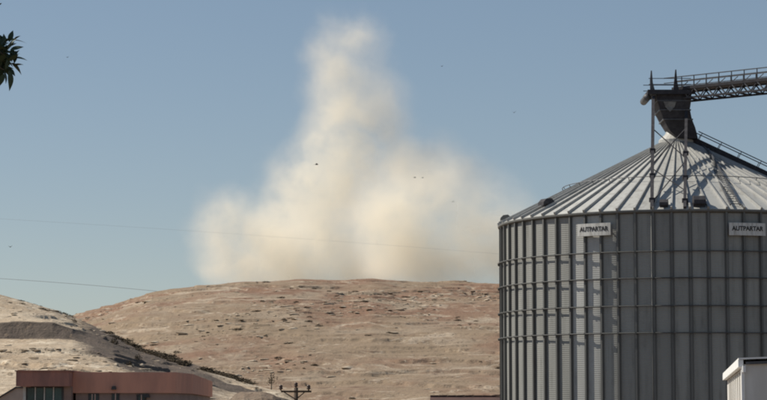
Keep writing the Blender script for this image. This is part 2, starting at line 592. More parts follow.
# a rounded earth mound with a cut face, right of the low building
u = np.arange(205, 312, 0.8)
tt = np.concatenate([np.linspace(0, 1, 26)[:-1], np.linspace(1, 2, 20)[:-1], np.linspace(2, 3, 14)])
top = np.interp(u, [205, 225, 236, 245, 262, 274, 281, 290, 312], [428, 404, 393, 390, 389, 392.5, 397, 408, 428])
TT, UU = np.meshgrid(tt, u, indexing='ij')
TOP = np.repeat(top[None, :], len(tt), 0)
Yd = np.where(TT < 1, 150 + 6 * TT, np.where(TT < 2, 156 + 5 * (TT - 1), 161 + 20 * (TT - 2)))
Zt = zscreen(TOP, 161.0)
Zl = zscreen(TOP + 7, 156.0)
ZZ = np.where(TT < 1, Zl * TT, np.where(TT < 2, Zl + (Zt - Zl) * np.sin((TT - 1) * math.pi / 2), Zt * (1 - (TT - 2) ** 2)))
XX = fan_x(UU, Yd)
ZZ = ZZ + 0.38 * fbm(XX / 2.6, Yd / 2.6, 5, 81) - 0.1
grid_mesh("earth_mound", XX, Yd, ZZ, M['mound'])

# ---------------------------------------------------------------- rocks and scrub on the hills
def rock_mesh(seed, flat):
    bm = bmesh.new()
    bmesh.ops.create_icosphere(bm, subdivisions=2, radius=0.5)
    r = random.Random(seed)
    ax = [Vector((r.uniform(-1, 1), r.uniform(-1, 1), r.uniform(-1, 1))).normalized() for _ in range(9)]
    lim = [r.uniform(0.24, 0.42) for _ in ax]
    for v in bm.verts:
        for a, l in zip(ax, lim):          # chop with planes: angular blocks
            d = v.co.dot(a)
            if d > l:
                v.co -= a * (d - l)
        v.co.z *= flat
    me = bpy.data.meshes.new("limestone_block")
    bm.to_mesh(me)
    bm.free()
    me.materials.append(M['rock'])
    return me


rocks = [rock_mesh(i, random.Random(i).uniform(0.25, 0.55)) for i in range(7)]


def rocks_joined(name, items, parent=None):
    vs, fs, n = [], [], 0
    for me, loc, rz, s in items:
        c, sn = math.cos(rz), math.sin(rz)
        for v in me.vertices:
            x, y, z = v.co.x * s[0], v.co.y * s[1], v.co.z * s[2]
            vs.append((loc[0] + c * x - sn * y, loc[1] + sn * x + c * y, loc[2] + z))
        for p in me.polygons:
            fs.append(tuple(i + n for i in p.vertices))
        n = len(vs)
    me = bpy.data.meshes.new(name)
    me.from_pydata(vs, [], fs)
    me.materials.append(M['rock'])
    return tag(link(name, me), kind="stuff")


cand = []
while len(cand) < 1300:
    uu, y = random.uniform(60, 520), random.uniform(440, 748)
    x = float(fan_x(uu, y))
    dens = float(fbm(np.array([x / 30]), np.array([y / 38]), 3, 91)[0])
    if random.random() < 0.03 + 3.0 * max(0, dens - 0.08) * (1.0 if uu > 330 or y > 640 else 0.4):
        s = random.choice([0.35, 0.4, 0.5, 0.6, 0.7, 0.8, 1.0, 1.3, 1.6, 2.2])
        s *= random.uniform(0.6, 1.1)
        cand.append((s, uu, x, y))
cand.sort(reverse=True)
rest = []
for i, (s, uu, x, y) in enumerate(cand):
    z = float(hill_z(uu, y))
    sx, sy, sz = s * random.uniform(1.0, 2.0), s * random.uniform(0.7, 1.1), s * random.uniform(0.5, 0.9)
    me = random.choice(rocks)
    rz = random.uniform(-0.5, 0.5)
    if i < 80:
        o = link("boulder", me, None, (x, y, z - sz * 0.02), (random.uniform(-.1, .1), random.uniform(-.1, .1), rz), (sx, sy, sz))
        tag(o, "weathered pale limestone boulder bedded in the dry slope of the main hill", "boulder", "limestone boulders on the main hill")
    else:
        rest.append((me, (x, y, z - sz * 0.02), rz, (sx, sy, sz)))
rocks_joined("loose_rocks", rest)
items = []
for _ in range(900):
    uu, tv = random.uniform(-15, 260), random.choice([random.uniform(0.8, 2), random.uniform(0.8, 4), random.uniform(5.05, 5.97)])
    if uu > 110 and random.random() < 0.6:
        continue
    p = left_pt(uu, tv)
    s = random.choice([0.15, 0.2, 0.2, 0.25, 0.3, 0.4, 0.55, 0.8]) * random.uniform(0.7, 1.2)
    items.append((random.choice(rocks), (p.x, p.y, p.z + 0.05 * s), random.uniform(-.6, .6), (s * random.uniform(1, 1.9), s, s * random.uniform(.5, .8))))
rocks_joined("terrace_stones", items)
for (uu, tv, s, lab) in ((143, 3.2, (0.75, 0.6, 1.5), "upright white rock among dark scrub on the gravel flank"),
                         (133, 2.9, (0.6, 0.6, 0.8), "small white rock left of the upright white rock"),
                         (107, 1.6, (1.3, 0.8, 0.5), "flat white slab at the end of the terrace above the red building"),
                         (147, 2.6, (1.6, 0.9, 0.6), "low pale rock in front of the upright white rock")):
    p = left_pt(uu, tv)
    o = link("rock", rocks[int(uu) % 7], None, (p.x, p.y, p.z + s[2] * 0.12), (0, 0, 0.3), s)
    tag(o, lab, "rock")


def bush_mesh(seed, nleaf=150):
    r = random.Random(seed)
    vs, fs = [], []
    for i in range(nleaf):
        th, ph = r.uniform(0, 2 * math.pi), math.acos(r.uniform(-0.1, 1))
        rad = r.uniform(0.25, 0.52) * (1 + 0.25 * math.sin(3 * th + seed))
        c = Vector((math.cos(th) * math.sin(ph) * rad, math.sin(th) * math.sin(ph) * rad, math.cos(ph) * rad * 0.9 + 0.05))
        a = Vector((r.uniform(-1, 1), r.uniform(-1, 1), r.uniform(-1, 1))).normalized() * r.uniform(0.05, 0.11)
        b = a.cross(Vector((r.uniform(-1, 1), r.uniform(-1, 1), r.uniform(-1, 1)))).normalized() * r.uniform(0.035, 0.07)
        n = len(vs)
        vs += [c - a, c + b, c + a, c - b]
        fs.append((n, n + 1, n + 2, n + 3))
    me = bpy.data.meshes.new("scrub_bush")
    me.from_pydata([tuple(v) for v in vs], [], fs)
    me.materials.append(M['scrub'])
    return me


bushes = [bush_mesh(i) for i in range(5)]
crest = [(uu, 5.9 + random.uniform(-.22, .08)) for uu in
         list(np.linspace(108, 124, 7)) + list(np.linspace(126, 188, 60)) + list(np.linspace(203, 250, 44)) + list(np.linspace(20, 72, 14))]
for uu, tv in crest:
    p = left_pt(uu + random.uniform(-1, 1), tv)
    s = random.uniform(0.7, 1.25) * (0.75 if uu < 100 else 1.0)
    o = link("bush", random.choice(bushes), None, (p.x, p.y, p.z - 0.08), (0, 0, random.uniform(0, 6)), (s * 2.1, s * 1.5, s * 0.74))
    tag(o, "low dry olive bush on the crest line running down from the left hill", "bush", "dry bushes along the crest of the left hill")
for uu, tv, s, lab in ((116, 5.0, 1.5, "tall dark bush standing alone on the gravel flank of the left hill"),
                       (139, 3.6, 1.1, "dark bush just behind the upright white rock"),
                       (131, 2.9, 0.9, "small dark bush beside the small white rock"),
                       (76, 5.6, 0.9, "round bush in the saddle between the two hills")):
    p = left_pt(uu, tv)
    o = link("bush", bushes[int(uu) % 5], None, (p.x, p.y, p.z - 0.05), (0, 0, uu), (s * 0.8, s * 0.8, s * 1.2))
    tag(o, lab, "bush")
vs, fs = [], []
for _ in range(900):
    uu, y = random.uniform(70, 515), random.uniform(440, 748)
    x = float(fan_x(uu, y))
    if float(fbm(np.array([x / 26]), np.array([y / 34]), 3, 191)[0]) < 0.24:
        continue
    z = float(hill_z(uu, y))
    s = random.choice([0.3, 0.4, 0.5, 0.7, 1.0, 1.3]) * random.uniform(.7, 1.2)
    me = random.choice(bushes)
    n = len(vs)
    w = random.uniform(1.2, 2.6)
    vs += [(x + v.co.x * s * w, y + v.co.y * s, z + v.co.z * s * 0.8 - 0.05) for v in me.vertices]
    fs += [tuple(i + n for i in p.vertices) for p in me.polygons]
me = bpy.data.meshes.new("hillside_scrub")
me.from_pydata(vs, [], fs)
me.materials.append(M['scrub'])
tag(link("hillside_scrub", me), kind="stuff")

# ---------------------------------------------------------------- grain silo
SD = 118.0
ctr = P(678, 300, SD)
CX, CY = ctr.x, SD
RW = 9.55
CAMAZ = math.atan2(-CX, CY)               # direction silo -> camera, as angle from -Y (negative = towards -X)
ZE = CZ + 10.02                            # eave
ZA = zat(135.5, SD)                        # apex
NB = 66
STEP = 2 * math.pi / NB


def az(rel):
    return CAMAZ + rel


def cyl(phi, r, z):
    return Vector((CX + r * math.sin(phi), CY - r * math.cos(phi), z))


silo = thing("grain_silo", "round corrugated steel grain silo with ribbed conical roof and two name plates", "silo", (CX, CY, 0))
PH0 = az(math.asin((606 - 678) / 181.0))
RINGZ = [CZ + v for v in (7.91, 6.57, 5.18, 3.83)]
rows = [ZE - 0.02] + RINGZ + [0.25]


def local(name, mb, mat, smooth=False):
    """part of the silo, mesh in silo-local coordinates"""
    mb.v = [(v[0] - CX, v[1] - CY, v[2]) for v in mb.v]
    me = mb.mesh(name, mat, smooth)
    return me


def sil_part(name, me, rz=0, parent=silo, loc=(0, 0, 0)):
    return link(name, me, parent, loc, (0, 0, rz))


# wall panels: one curved sheet per bay and course; alike sheets share a mesh
pm = []
for c in range(5):
    z1, z0 = rows[c], rows[c + 1]
    mb = MB()
    nn = 5
    a0, a1 = PH0 + 0.0006, PH0 + STEP - 0.0006
    lap = 0.0 if c % 2 == 0 else 0.012
    out = [cyl(a0 + (a1 - a0) * i / nn, RW + lap, z) for z in (z0 + 0.004, z1 - 0.004) for i in range(nn + 1)]
    inn = [cyl(a0 + (a1 - a0) * i / nn, RW + lap - 0.04, z) for z in (z0 + 0.004, z1 - 0.004) for i in range(nn + 1)]
    m1 = nn + 1
    fs = [(i, i + 1, m1 + i + 1, m1 + i) for i in range(nn)]
    o_ = 2 * m1
    fs += [(o_ + i + 1, o_ + i, o_ + m1 + i, o_ + m1 + i + 1) for i in range(nn)]
    fs += [(i + 1, i, o_ + i, o_ + i + 1) for i in range(nn)] + [(m1 + i, m1 + i + 1, o_ + m1 + i + 1, o_ + m1 + i) for i in range(nn)]
    fs += [(0, m1, o_ + m1, o_), (nn, o_ + nn, o_ + m1 + nn, m1 + nn)]
    mb.add(out + inn, fs)
    pm.append(local("wall_panel", mb, M['wall_steel'], False))
visible = [b for b in range(NB) if -1.7 < ((PH0 + (b + .5) * STEP - CAMAZ + math.pi) % (2 * math.pi) - math.pi) < 1.15]
pm_glint = []
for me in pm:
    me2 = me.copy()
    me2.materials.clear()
    me2.materials.append(M['wall_glint'])
    pm_glint.append(me2)
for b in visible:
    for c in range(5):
        if b in (NB - 1, NB - 2):  # two bays near the terminator carry the painted glint
            o = sil_part("wall_panel", pm_glint[c], b * STEP)
            o["label"] = "paler sheet with painted-in sun glint below the left name plate"
        else:
            sil_part("wall_panel", pm[c], b * STEP)
mb = MB()
hid = [b for b in range(NB) if b not in visible]
for b in hid:
    a0, a1 = PH0 + b * STEP, PH0 + (b + 1) * STEP
    vs = [cyl(a0 + (a1 - a0) * i / 2, RW, z) for z in (0.25, ZE - 0.02) for i in range(3)]
    mb.add(vs, [(0, 1, 4, 3), (1, 2, 5, 4)])
tag(sil_part("wall_sheet", local("wall_sheet", mb, M['wall_steel'])), kind="stuff")

# vertical stiffeners: folded omega section
mb = MB()
sw, sd_ = 0.085, 0.12
prof = [(-0.11, 0.004), (-sw * .62, 0.012), (-sw * .55, sd_), (sw * .55, sd_), (sw * .62, 0.012), (0.11, 0.004)]
loops = []
for z in (0.2, ZE - 0.06):
    loops.append([cyl(PH0 + s / RW, RW + 0.014 + d, z) for s, d in prof])
mb.loft(loops)
stiff = local("stiffener", mb, M['stiff'])
for b in range(NB):
    sil_part("stiffener", stiff, b * STEP)

# wind rings on brackets
for z in RINGZ:
    mb = MB()
    rr = RW + 0.19
    mb.tube([cyl(2 * math.pi * i / 132, rr, z) for i in range(132)], 0.034, 6, closed=True)
    for b in range(NB):
        ph = PH0 + b * STEP
        mb.bar(cyl(ph, RW + 0.09, z - 0.01), cyl(ph, rr + 0.03, z - 0.01), 0.07, 0.10)
    sil_part("wind_ring", local("wind_ring", mb, M['ring'], False))

# foundation
mb = MB()
mb.loft([[cyl(2 * math.pi * i / 66, RW + 0.5, z) for i in range(66)] for z in (-0.2, 0.24)])
sil_part("foundation", local("foundation", mb, M['concrete']))

# roof: 66 trapezoid sheets with raised seams between
RE = RW + 0.14
SL = (ZA - ZE) / RE


def roofp(phi, r, off=0.0):
    n = Vector((SL * math.sin(phi), -SL * math.cos(phi), 1)).normalized()
    return cyl(phi, r, ZE + (RE - r) * SL) + n * off


RT = 0.75
mb = MB()
a0, a1 = PH0 + 0.0008, PH0 + STEP - 0.0008
amid = (a0 + a1) / 2
q = [roofp(a0, RE), roofp(a1, RE), roofp(a1, RT), roofp(a0, RT)]
qq = [v - Vector((0, 0, 0.03)) for v in q]
mb.add(q + qq, [(0, 1, 2, 3), (7, 6, 5, 4), (0, 4, 5, 1), (1, 5, 6, 2), (2, 6, 7, 3), (3, 7, 4, 0)])
rp = local("roof_panel", mb, M['roof_steel'])
mb = MB()
hw, hh = 0.06, 0.135
for_ = []
lo = []
for r, wv in ((RE + 0.03, hw), (RT, hw * 0.35)):
    h_ = hh if r > 1 else 0.05
    s = wv / r
    lo.append([roofp(PH0 - s, r, 0.004), roofp(PH0 + s, r, 0.004), roofp(PH0 + s * .7, r, h_), roofp(PH0 - s * .7, r, h_)])
mb.loft(lo)
rr_ = local("roof_rib", mb, M['roof_rib'])
for b in range(NB):
    sil_part("roof_panel", rp, b * STEP)
    sil_part("roof_rib", rr_, b * STEP)
# eave trim, safety cable ring, peak cap
mb = MB()
nseg = 132
loops = []
for i in range(nseg):
    ph = 2 * math.pi * i / nseg
    loops.append([cyl(ph, r, z) for r, z in ((RW + 0.02, ZE - 0.05), (RW + 0.02, ZE - 0.2), (RE + 0.05, ZE - 0.12), (RE + 0.06, ZE - 0.035), (RE - 0.02, ZE - 0.034))])
vs = [p for l in loops for p in l]
fs = []
for i in range(nseg):
    j = (i + 1) % nseg
    for k in range(5):
        fs.append((i * 5 + k, i * 5 + (k + 1) % 5, j * 5 + (k + 1) % 5, j * 5 + k))
mb.add(vs, fs)
sil_part("eave_trim", local("eave_trim", mb, M['stiff']))
mb = MB()
mb.tube([roofp(2 * math.pi * i / 132, 6.1, 0.24) for i in range(132)], 0.022, 5, closed=True)
for b in range(0, NB, 2):
    mb.bar(roofp(PH0 + b * STEP, 6.1, 0.1), roofp(PH0 + b * STEP, 6.1, 0.26), 0.03)
sil_part("safety_cable", local("safety_cable", mb, M['mid_steel']))
mb = MB()
mb.loft([[cyl(2 * math.pi * i / 24, r, z) for i in range(24)] for r, z in
         ((0.95, ZA - 0.75 * SL - 0.12), (0.95, ZA - 0.75 * SL + 0.10), (0.6, ZA + 0.05), (0.5, ZA + 0.28))])
sil_part("peak_cap", local("peak_cap", mb, M['roof_steel']))


def cone_hit(px, py):
    """roof point seen at a photo pixel -> (phi, r)"""
    o = Vector((0, 0, CZ))
    d = (P(px, py, 100.0) - o)
    best = None
    for i in range(4000):
        s = 1.0 + i * 0.0001 * 1.6
        p = o + d * s
        r = math.hypot(p.x - CX, p.y - CY)
        if r <= RE and p.z <= ZE + (RE - r) * SL:
            best = p
            break
    if best is None:
        best = P(px, py, CY)
    return math.atan2(best.x - CX, -(best.y - CY)), math.hypot(best.x - CX, best.y - CY)


# roof vents: hooded gooseneck boxes near the eave
for px, py, s, lab in ((547, 207, 1.0, "dark hooded vent on the left side of the roof"), (664, 206.5, 0.8, "dark hooded vent at the middle of the eave"),
                       (699, 206, 1.15, "largest dark hooded vent right of the second leg"), (506, 217, 0.8, "rounded vent at the left end of the eave")):
    ph, r = cone_hit(px, py)
    b0 = roofp(ph, r, 0)
    out = Vector((math.sin(ph), -math.cos(ph), 0))
    sd2 = Vector((math.cos(ph), math.sin(ph), 0))
    zz = Vector((0, 0, 1))
    w = 0.26 * s
    poly = [b0 - out * .3 * s - zz * .1, b0 + out * .12 * s - zz * .1, b0 + out * .14 * s + zz * .16 * s, b0 + out * .40 * s + zz * .06 * s,
            b0 + out * .38 * s + zz * .24 * s, b0 + out * .2 * s + zz * .42 * s, b0 - out * .12 * s + zz * .46 * s, b0 - out * .3 * s + zz * .3 * s]
    mb = MB()
    mb.prism([p - sd2 * w for p in poly], sd2 * 2 * w)
    o = sil_part("roof_vent", local("roof_vent", mb, M['dark_steel'] if px > 520 else M['stiff']))
    o["label"] = lab

# roof ladder with rungs, right of the middle
def rp_at(px, py, off):
    ph, r = cone_hit(px, py)
    return roofp(ph, r, off)
A0, A1 = rp_at(699, 144, 0.22), rp_at(730, 210.5, 0.22)
B0, B1 = rp_at(707, 153, 0.22), rp_at(739.5, 211, 0.22)
lad = sil_part("roof_ladder", local("roof_ladder", MB().bar(A0, A1, 0.06, 0.09), M['mid_steel']))
link("rail", local("rail", MB().bar(B0, B1, 0.06, 0.09), M['mid_steel']), lad, (0, 0, 0))
for i in range(26):
    t = (i + .5) / 26
    mb = MB().bar(A0.lerp(A1, t), B0.lerp(B1, t), 0.035)
    link("rung", local("rung", mb, M['mid_steel']), lad, (0, 0, 0))
# roof stair down the right-hand slope with a handrail
phs = az(R(86))
st = sil_part("roof_stair", local("roof_stair", MB().bar(roofp(phs - .03, 0.9, .22), roofp(phs - .03, RE, .22), 0.08, 0.26), M['dark_steel']))
link("stringer", local("stringer", MB().bar(roofp(phs, 0.9, .22) + Vector((0, .7, 0)), roofp(phs, RE, .22) + Vector((0, .7, 0)), 0.08, 0.26), M['dark_steel']), st, (0, 0, 0))
for i in range(34):
    r = 1.0 + i * 0.26
    mb = MB().box(roofp(phs, r, .26) + Vector((0, .3, 0)), (0.2, 0.8, 0.05))
    link("tread", local("tread", mb, M['dark_steel']), st, (0, 0, 0))
mb = MB()
for dy in (-0.05, 0.7):
    mb.tube([roofp(phs, 0.9, .72) + Vector((0, dy, 0)), roofp(phs, RE, .72) + Vector((0, dy, 0))], 0.03, 6)
    for i in range(9):
        r = 1.1 + i * 1.05
        mb.bar(roofp(phs, r, .2) + Vector((0, dy, 0)), roofp(phs, r, .72) + Vector((0, dy, 0)), 0.035)
link("handrail", local("handrail", mb, M['mid_steel']), st, (0, 0, 0))
# downpipe on the wall
rel = math.asin((652 - 678) / 197.0)
mb = MB().tube([cyl(az(rel), RW + 0.16, 0.3), cyl(az(rel), RW + 0.16, ZE - 0.15)], 0.022, 8)
sil_part("downpipe", local("downpipe", mb, M['stiff'], True))


# name plates, curved with the wall, letters standing proud
def text_mesh(txt, size):
    cu = bpy.data.curves.new("lettering", 'FONT')
    cu.body = txt
    cu.size = size
    cu.align_x = 'CENTER'
    cu.align_y = 'CENTER'
    cu.extrude = 0.006
    cu.offset = size * 0.03
    o = bpy.data.objects.new("tmp_text", cu)
    COL.objects.link(o)
    dg = bpy.context.evaluated_depsgraph_get()
    me = bpy.data.meshes.new_from_object(o.evaluated_get(dg))
    bpy.data.objects.remove(o)
    return me


for pxa, pxb, pyc, hpx, lab in ((577.5, 611.5, 228.5, 12.5, "white name plate catching sun, left of the two"), (729.5, 766, 229.8, 12.5, "white name plate in shade, right of the two")):
    ra, rb = math.asin((pxa - 678) / 196.0 * 1.0), math.asin((pxb - 678) / 196.0)
    pa, pb = az(ra), az(rb)
    pc = (pa + pb) / 2
    rp_ = RW + 0.22
    zc = zat(pyc, CY - rp_ * math.cos(pc - CAMAZ))
    hh2 = hpx / F * 109.5 / 2
    mb = MB()
    ns = 8
    L1 = [[cyl(pa + (pb - pa) * i / ns, rp_ + d, zc + z) for d, z in ((0, -hh2), (0.03, -hh2), (0.03, hh2), (0, hh2))] for i in range(ns + 1)]
    mb.loft(L1)
    o = sil_part("name_plate", local("name_plate", mb, M['sign_white']))
    o["label"] = lab
    me = text_mesh("AUTPARTAR", 0.30)
    w = max(v.co.x for v in me.vertices) - min(v.co.x for v in me.vertices)
    target = (pb - pa) * rp_ * 0.86
    for v in me.vertices:
        ph = pc + v.co.x / w * target / rp_
        pos = cyl(ph, rp_ + 0.036 + v.co.z, zc + v.co.y * 1.05 + 0.02)
        v.co = (pos.x - CX, pos.y - CY, pos.z)
    me.materials.clear()
    me.materials.append(M['sign_black'])
    link("lettering", me, o, (0, 0, 0))
    mb = MB()
    for s in (-1, 1):
        mb.bar(cyl(pc + s * (pb - pa) * .35, RW + 0.05, zc + .1), cyl(pc + s * (pb - pa) * .35, rp_ + 0.001, zc + .1), 0.05)
    link("bracket", local("bracket", mb, M['stiff']), o, (0, 0, 0))

# ---------------------------------------------------------------- conveyor gantry above the silo
YP = 117.5
base = Vector((CX, CY, ZA))
gan = thing("conveyor_gantry", "dark steel conveyor gantry with hopper and lattice catwalk over the silo top", "conveyor", tuple(base))


def gpart(name, mb, mat, parent=gan, smooth=False):
    mb.v = [(v[0] - base.x, v[1] - base.y, v[2] - base.z) for v in mb.v]
    return link(name, mb.mesh(name, mat, smooth), parent, (0, 0, 0))


# hopper: bin leaning right into its chute
loops = []
for py, xl, xr, d in ((97.5, 654, 688.5, 1.15), (103, 654.6, 688.3, 1.15), (112, 657.5, 687.2, 1.05), (121, 661.5, 689.5, 0.9), (129, 666, 693.2, 0.75), (133, 669, 694.5, 0.7), (139.5, 677, 696.5, 0.55)):
    l, r_ = P(xl, py, YP), P(xr, py, YP)
    loops.append([(l.x, YP - d, l.z), (r_.x, YP - d, l.z), (r_.x, YP + d, l.z), (l.x, YP + d, l.z)])
hop = gpart("hopper", MB().loft(loops), M['dark_steel'])
a, b = P(663.5, 101.5, YP - 1.17), P(676.5, 111.5, YP - 1.17)
pl = [Vector((a.x, a.y, a.z)), Vector((b.x, a.y, a.z)), Vector((b.x - .1, a.y + .06, b.z + .25)), Vector(((a.x + b.x) / 2, a.y + .06, b.z)), Vector((a.x + .1, a.y + .06, b.z + .25))]
gpart("inspection_plate", MB().prism(pl, (0, -0.03, 0)), M['hatch'], hop)
for py in (103.5, 112.5, 121.5):
    xl, xr = np.interp(py, [97.5, 112, 121, 129], [654, 657.5, 661.5, 666]), np.interp(py, [97.5, 112, 121, 129], [688.5, 687.2, 689.5, 693.2])
    d = np.interp(py, [97.5, 112, 121, 129], [1.15, 1.05, .9, .75])
    l, r_ = P(xl, py, YP), P(xr, py, YP)
    gpart("flange", MB().box(((l.x + r_.x) / 2, YP, l.z), (r_.x - l.x + 0.1, 2 * d + 0.1, 0.06)), M['mid_steel'], hop)
l = P(687, 141, YP)
gpart("spout", MB().tube([(l.x, YP, l.z + 0.5), (CX + .1, CY, ZA + 0.2)], 0.42, 12), M['dark_steel'], hop, True)
# platform
l, r_ = P(645.5, 95, YP), P(690, 95, YP)
plat = gpart("platform", MB().box(((l.x + r_.x) / 2, YP, l.z + .01), (r_.x - l.x, 2.6, 0.16)), M['dark_steel'])
gpart("edge_beam", MB().box(((l.x + r_.x) / 2, YP - 1.36, l.z - 0.03), (r_.x - l.x + 0.1, 0.1, 0.24)), M['dark_steel'], plat)
l2 = P(648.5, 96, YP - 1.3)
gpart("end_pulley_housing", MB().tube([(l2.x, YP - .9, l2.z), (l2.x, YP + .9, l2.z)], 0.2, 12), M['mid_steel'], plat, True)
# masts: tapering gusset plates
for pxl, pxr, pxt, yb, yt in ((650.3, 656.3, 651, 95, 70.5), (672.8, 680, 675.4, 94, 69.5)):
    A, B, T, M1, M2 = P(pxl, yb, YP - 1.25), P(pxr, yb, YP - 1.25), P(pxt, yt, YP - 1.25), P(pxt - .9, (yb + yt) / 2 - 3, YP - 1.25), P(pxt + 1.9, (yb + yt) / 2, YP - 1.25)
    T2 = T + Vector((.05, 0, 0))
    gpart("mast", MB().prism([A, B, M2, T2, T, M1], (0, 0.14, 0)), M['mid_steel'] if pxl < 660 else M['dark_steel'])
# legs down to the eave
L0, L1 = P(653.2, 97, YP - 1.2), cyl(az(math.asin((653 - 678) / 196)), RE + 0.02, ZE + 0.05)
gpart("support_leg", MB().bar(L0, L1, 0.17), M['dark_steel'])
K0, K1 = P(686.3, 112, YP - 1.1), cyl(az(math.asin((686 - 678) / 196)), RE + 0.02, ZE + 0.05)
gpart("support_leg", MB().bar(K0, K1, 0.15), M['dark_steel'])
for t1, t2, w in ((0.30, 0.62, .045), (0.62, 0.30, .04), (0.95, 0.65, .04), (.66, .95, .04)):
    gpart("cross_brace", MB().bar(L0.lerp(L1, t1), K0.lerp(K1, max(0.02, t2 - .12)), w), M['dark_steel'])
for LL, tset in (((L0, L1), (.5, .72, .93)), ((K0, K1), (.45, .7, .93))):
    for tq in tset:
        gpart("joint_plate", MB().box(LL[0].lerp(LL[1], tq), (0.28, 0.22, 0.22)), M['dark_steel'])

# catwalk bridge to the right, coming a little towards the camera
DIRV = Vector((1, -0.78, 0)).normalized()
S0 = P(682, 91, YP)
S0.y = YP - 0.4
LEN = 24.0
SIDE = Vector((-DIRV.y, DIRV.x, 0))
zB, zM, zT = zat(101, YP) , zat(91, YP), zat(79.6, YP)
W = 0.65


def bp(s, side, z):
    p = S0 + DIRV * s + SIDE * W * side
    return Vector((p.x, p.y, z))


for side in (-1, 1):
    gpart("bottom_chord", MB().bar(bp(0, side, zB), bp(LEN, side, zB), 0.08, 0.10), M['dark_steel'])
    gpart("main_chord", MB().bar(bp(-.3, side, zM), bp(LEN, side, zM), 0.10, 0.16), M['dark_steel'])
    gpart("top_rail", MB().bar(bp(-.8, side, zT), bp(LEN, side, zT), 0.05), M['mid_steel'])
    gpart("mid_rail", MB().bar(bp(-.8, side, (zT + zM) / 2 + .04), bp(LEN, side, (zT + zM) / 2 + .04), 0.04), M['mid_steel'])
npan = int(LEN / 0.76)
for i in range(npan):
    s = 0.3 + i * 0.76
    for side in (-1, 1):
        gpart("lattice_brace", MB().bar(bp(s, side, zM - .06), bp(s + .38, side, zB + .03), 0.075, 0.06), M['mid_steel'])
        gpart("lattice_brace", MB().bar(bp(s + .38, side, zB + .03), bp(s + .76, side, zM - .06), 0.055, 0.05), M['dark_steel'])
        gpart("toe_strut", MB().bar(bp(s, side, zM + .05), bp(s + .38, side, (zT + zM) / 2), 0.035), M['mid_steel'])
        if True:
            gpart("rail_post", MB().bar(bp(s, side, zM), bp(s, side, zT), 0.05), M['mid_steel'])
    gpart("cross_member", MB().bar(bp(s + .38, -1, zB - .004), bp(s + .38, 1, zB - .004), 0.07, 0.09), M['dark_steel'])
gpart("deck", MB().bar(bp(0, 0, zM + .0), bp(LEN, 0, zM + .0), 2 * W - .12, 0.05), M['mid_steel'])
gpart("conveyor_trunk", MB().bar(bp(0.2, 0.2, zM + .13), bp(LEN, 0.2, zM + .13), 0.34, 0.14), M['mid_steel'])
# the far end stands on a trestle outside the frame
for side in (-1, 1):
    e = bp(LEN - .4, side, zB)
    gpart("trestle_leg", MB().bar(e, (e.x + side * .6, e.y, 0.0), 0.2), M['mid_steel'])
# platform railing
for (xa, xb) in ((646, 688),):
    for zf in (0.55, 1.0):
        for dy in (-1.25, 1.2):
            a, b = P(xa, 95, YP), P(xb, 95, YP)
            gpart("platform_rail", MB().bar((a.x, YP + dy, a.z + 0.72 * zf), (b.x, YP + dy, a.z + 0.72 * zf), 0.035), M['mid_steel'])

# ---------------------------------------------------------------- white shed, lower right
cA = P(744, 361.5, 40.0)
cB = P(727.2, 376, 52.0)
dirE = Vector((cB.x - cA.x, cB.y - cA.y, 0)).normalized()
dirL = Vector((dirE.y, -dirE.x, 0))
shed = thing("shed", "white flat walled shed with bright sloping roof edge beside the silo", "shed", (cA.x, cA.y, 0))


def spart(name, mb, mat, parent=shed):
    mb.v = [(v[0] - cA.x, v[1] - cA.y, v[2]) for v in mb.v]
    return link(name, mb.mesh(name, mat), parent, (0, 0, 0))


zA_, zB_ = cA.z, cB.z
Lw = 6.0
pA, pB = Vector((cA.x, cA.y, 0)), Vector((cB.x, cB.y, 0))
body = []
for (p0, zt) in ((pA, zA_), (pA + dirL * Lw, zA_ + .22), (pB + dirL * Lw, zB_ + .2), (pB, zB_)):
    body.append((p0, zt - .05))
mb = MB()
vs = [Vector((p.x, p.y, 0)) for p, z in body] + [Vector((p.x, p.y, z)) for p, z in body]
mb.add(vs, [(3, 2, 1, 0), (4, 5, 6, 7), (0, 1, 5, 4), (1, 2, 6, 5), (2, 3, 7, 6), (3, 0, 4, 7)])
spart("wall", mb, M['shed_white'])
o1, o2 = -dirL * 0.06 - dirE * .05, -dirL * 0.06 + dirE * .05
eA, eB = pA + o1, pB + o2
spart("verge_trim", MB().bar((eA.x, eA.y, zA_ - .035), (eB.x, eB.y, zB_ - .035), 0.09, 0.13), M['shed_trim'])
fA, fB = pA - dirE * .04 + dirL * .03, pA + dirL * Lw - dirE * .04
spart("eave_trim", MB().bar((fA.x, fA.y, zA_ - .03), (fB.x, fB.y, zA_ + .19), 0.05, 0.05), M['mid_steel'])
mb = MB()
rv = [(pA - dirL * .1 - dirE * .06, zA_ + .035), (pA + dirL * Lw - dirE * .06, zA_ + .255), (pB + dirL * Lw + dirE * .06, zB_ + .235), (pB - dirL * .1 + dirE * .06, zB_ + .035)]
vs = [Vector((p.x, p.y, z)) for p, z in rv] + [Vector((p.x, p.y, z + .03)) for p, z in rv]
mb.add(vs, [(3, 2, 1, 0), (4, 5, 6, 7), (0, 1, 5, 4), (1, 2, 6, 5), (2, 3, 7, 6), (3, 0, 4, 7)])
spart("roof", mb, M['shed_trim'])
cc = pA - dirL * .03 - dirE * .03
spart("corner_trim", MB().bar((cc.x, cc.y, 0), (cc.x, cc.y, zA_ - .1), 0.05), M['shed_trim'])
cp = P(747, 369, 39.95)
spart("junction_box", MB().box((cp.x - .06, cp.y - .03, cp.z), (0.05, 0.06, 0.12)), M['shed_trim'])
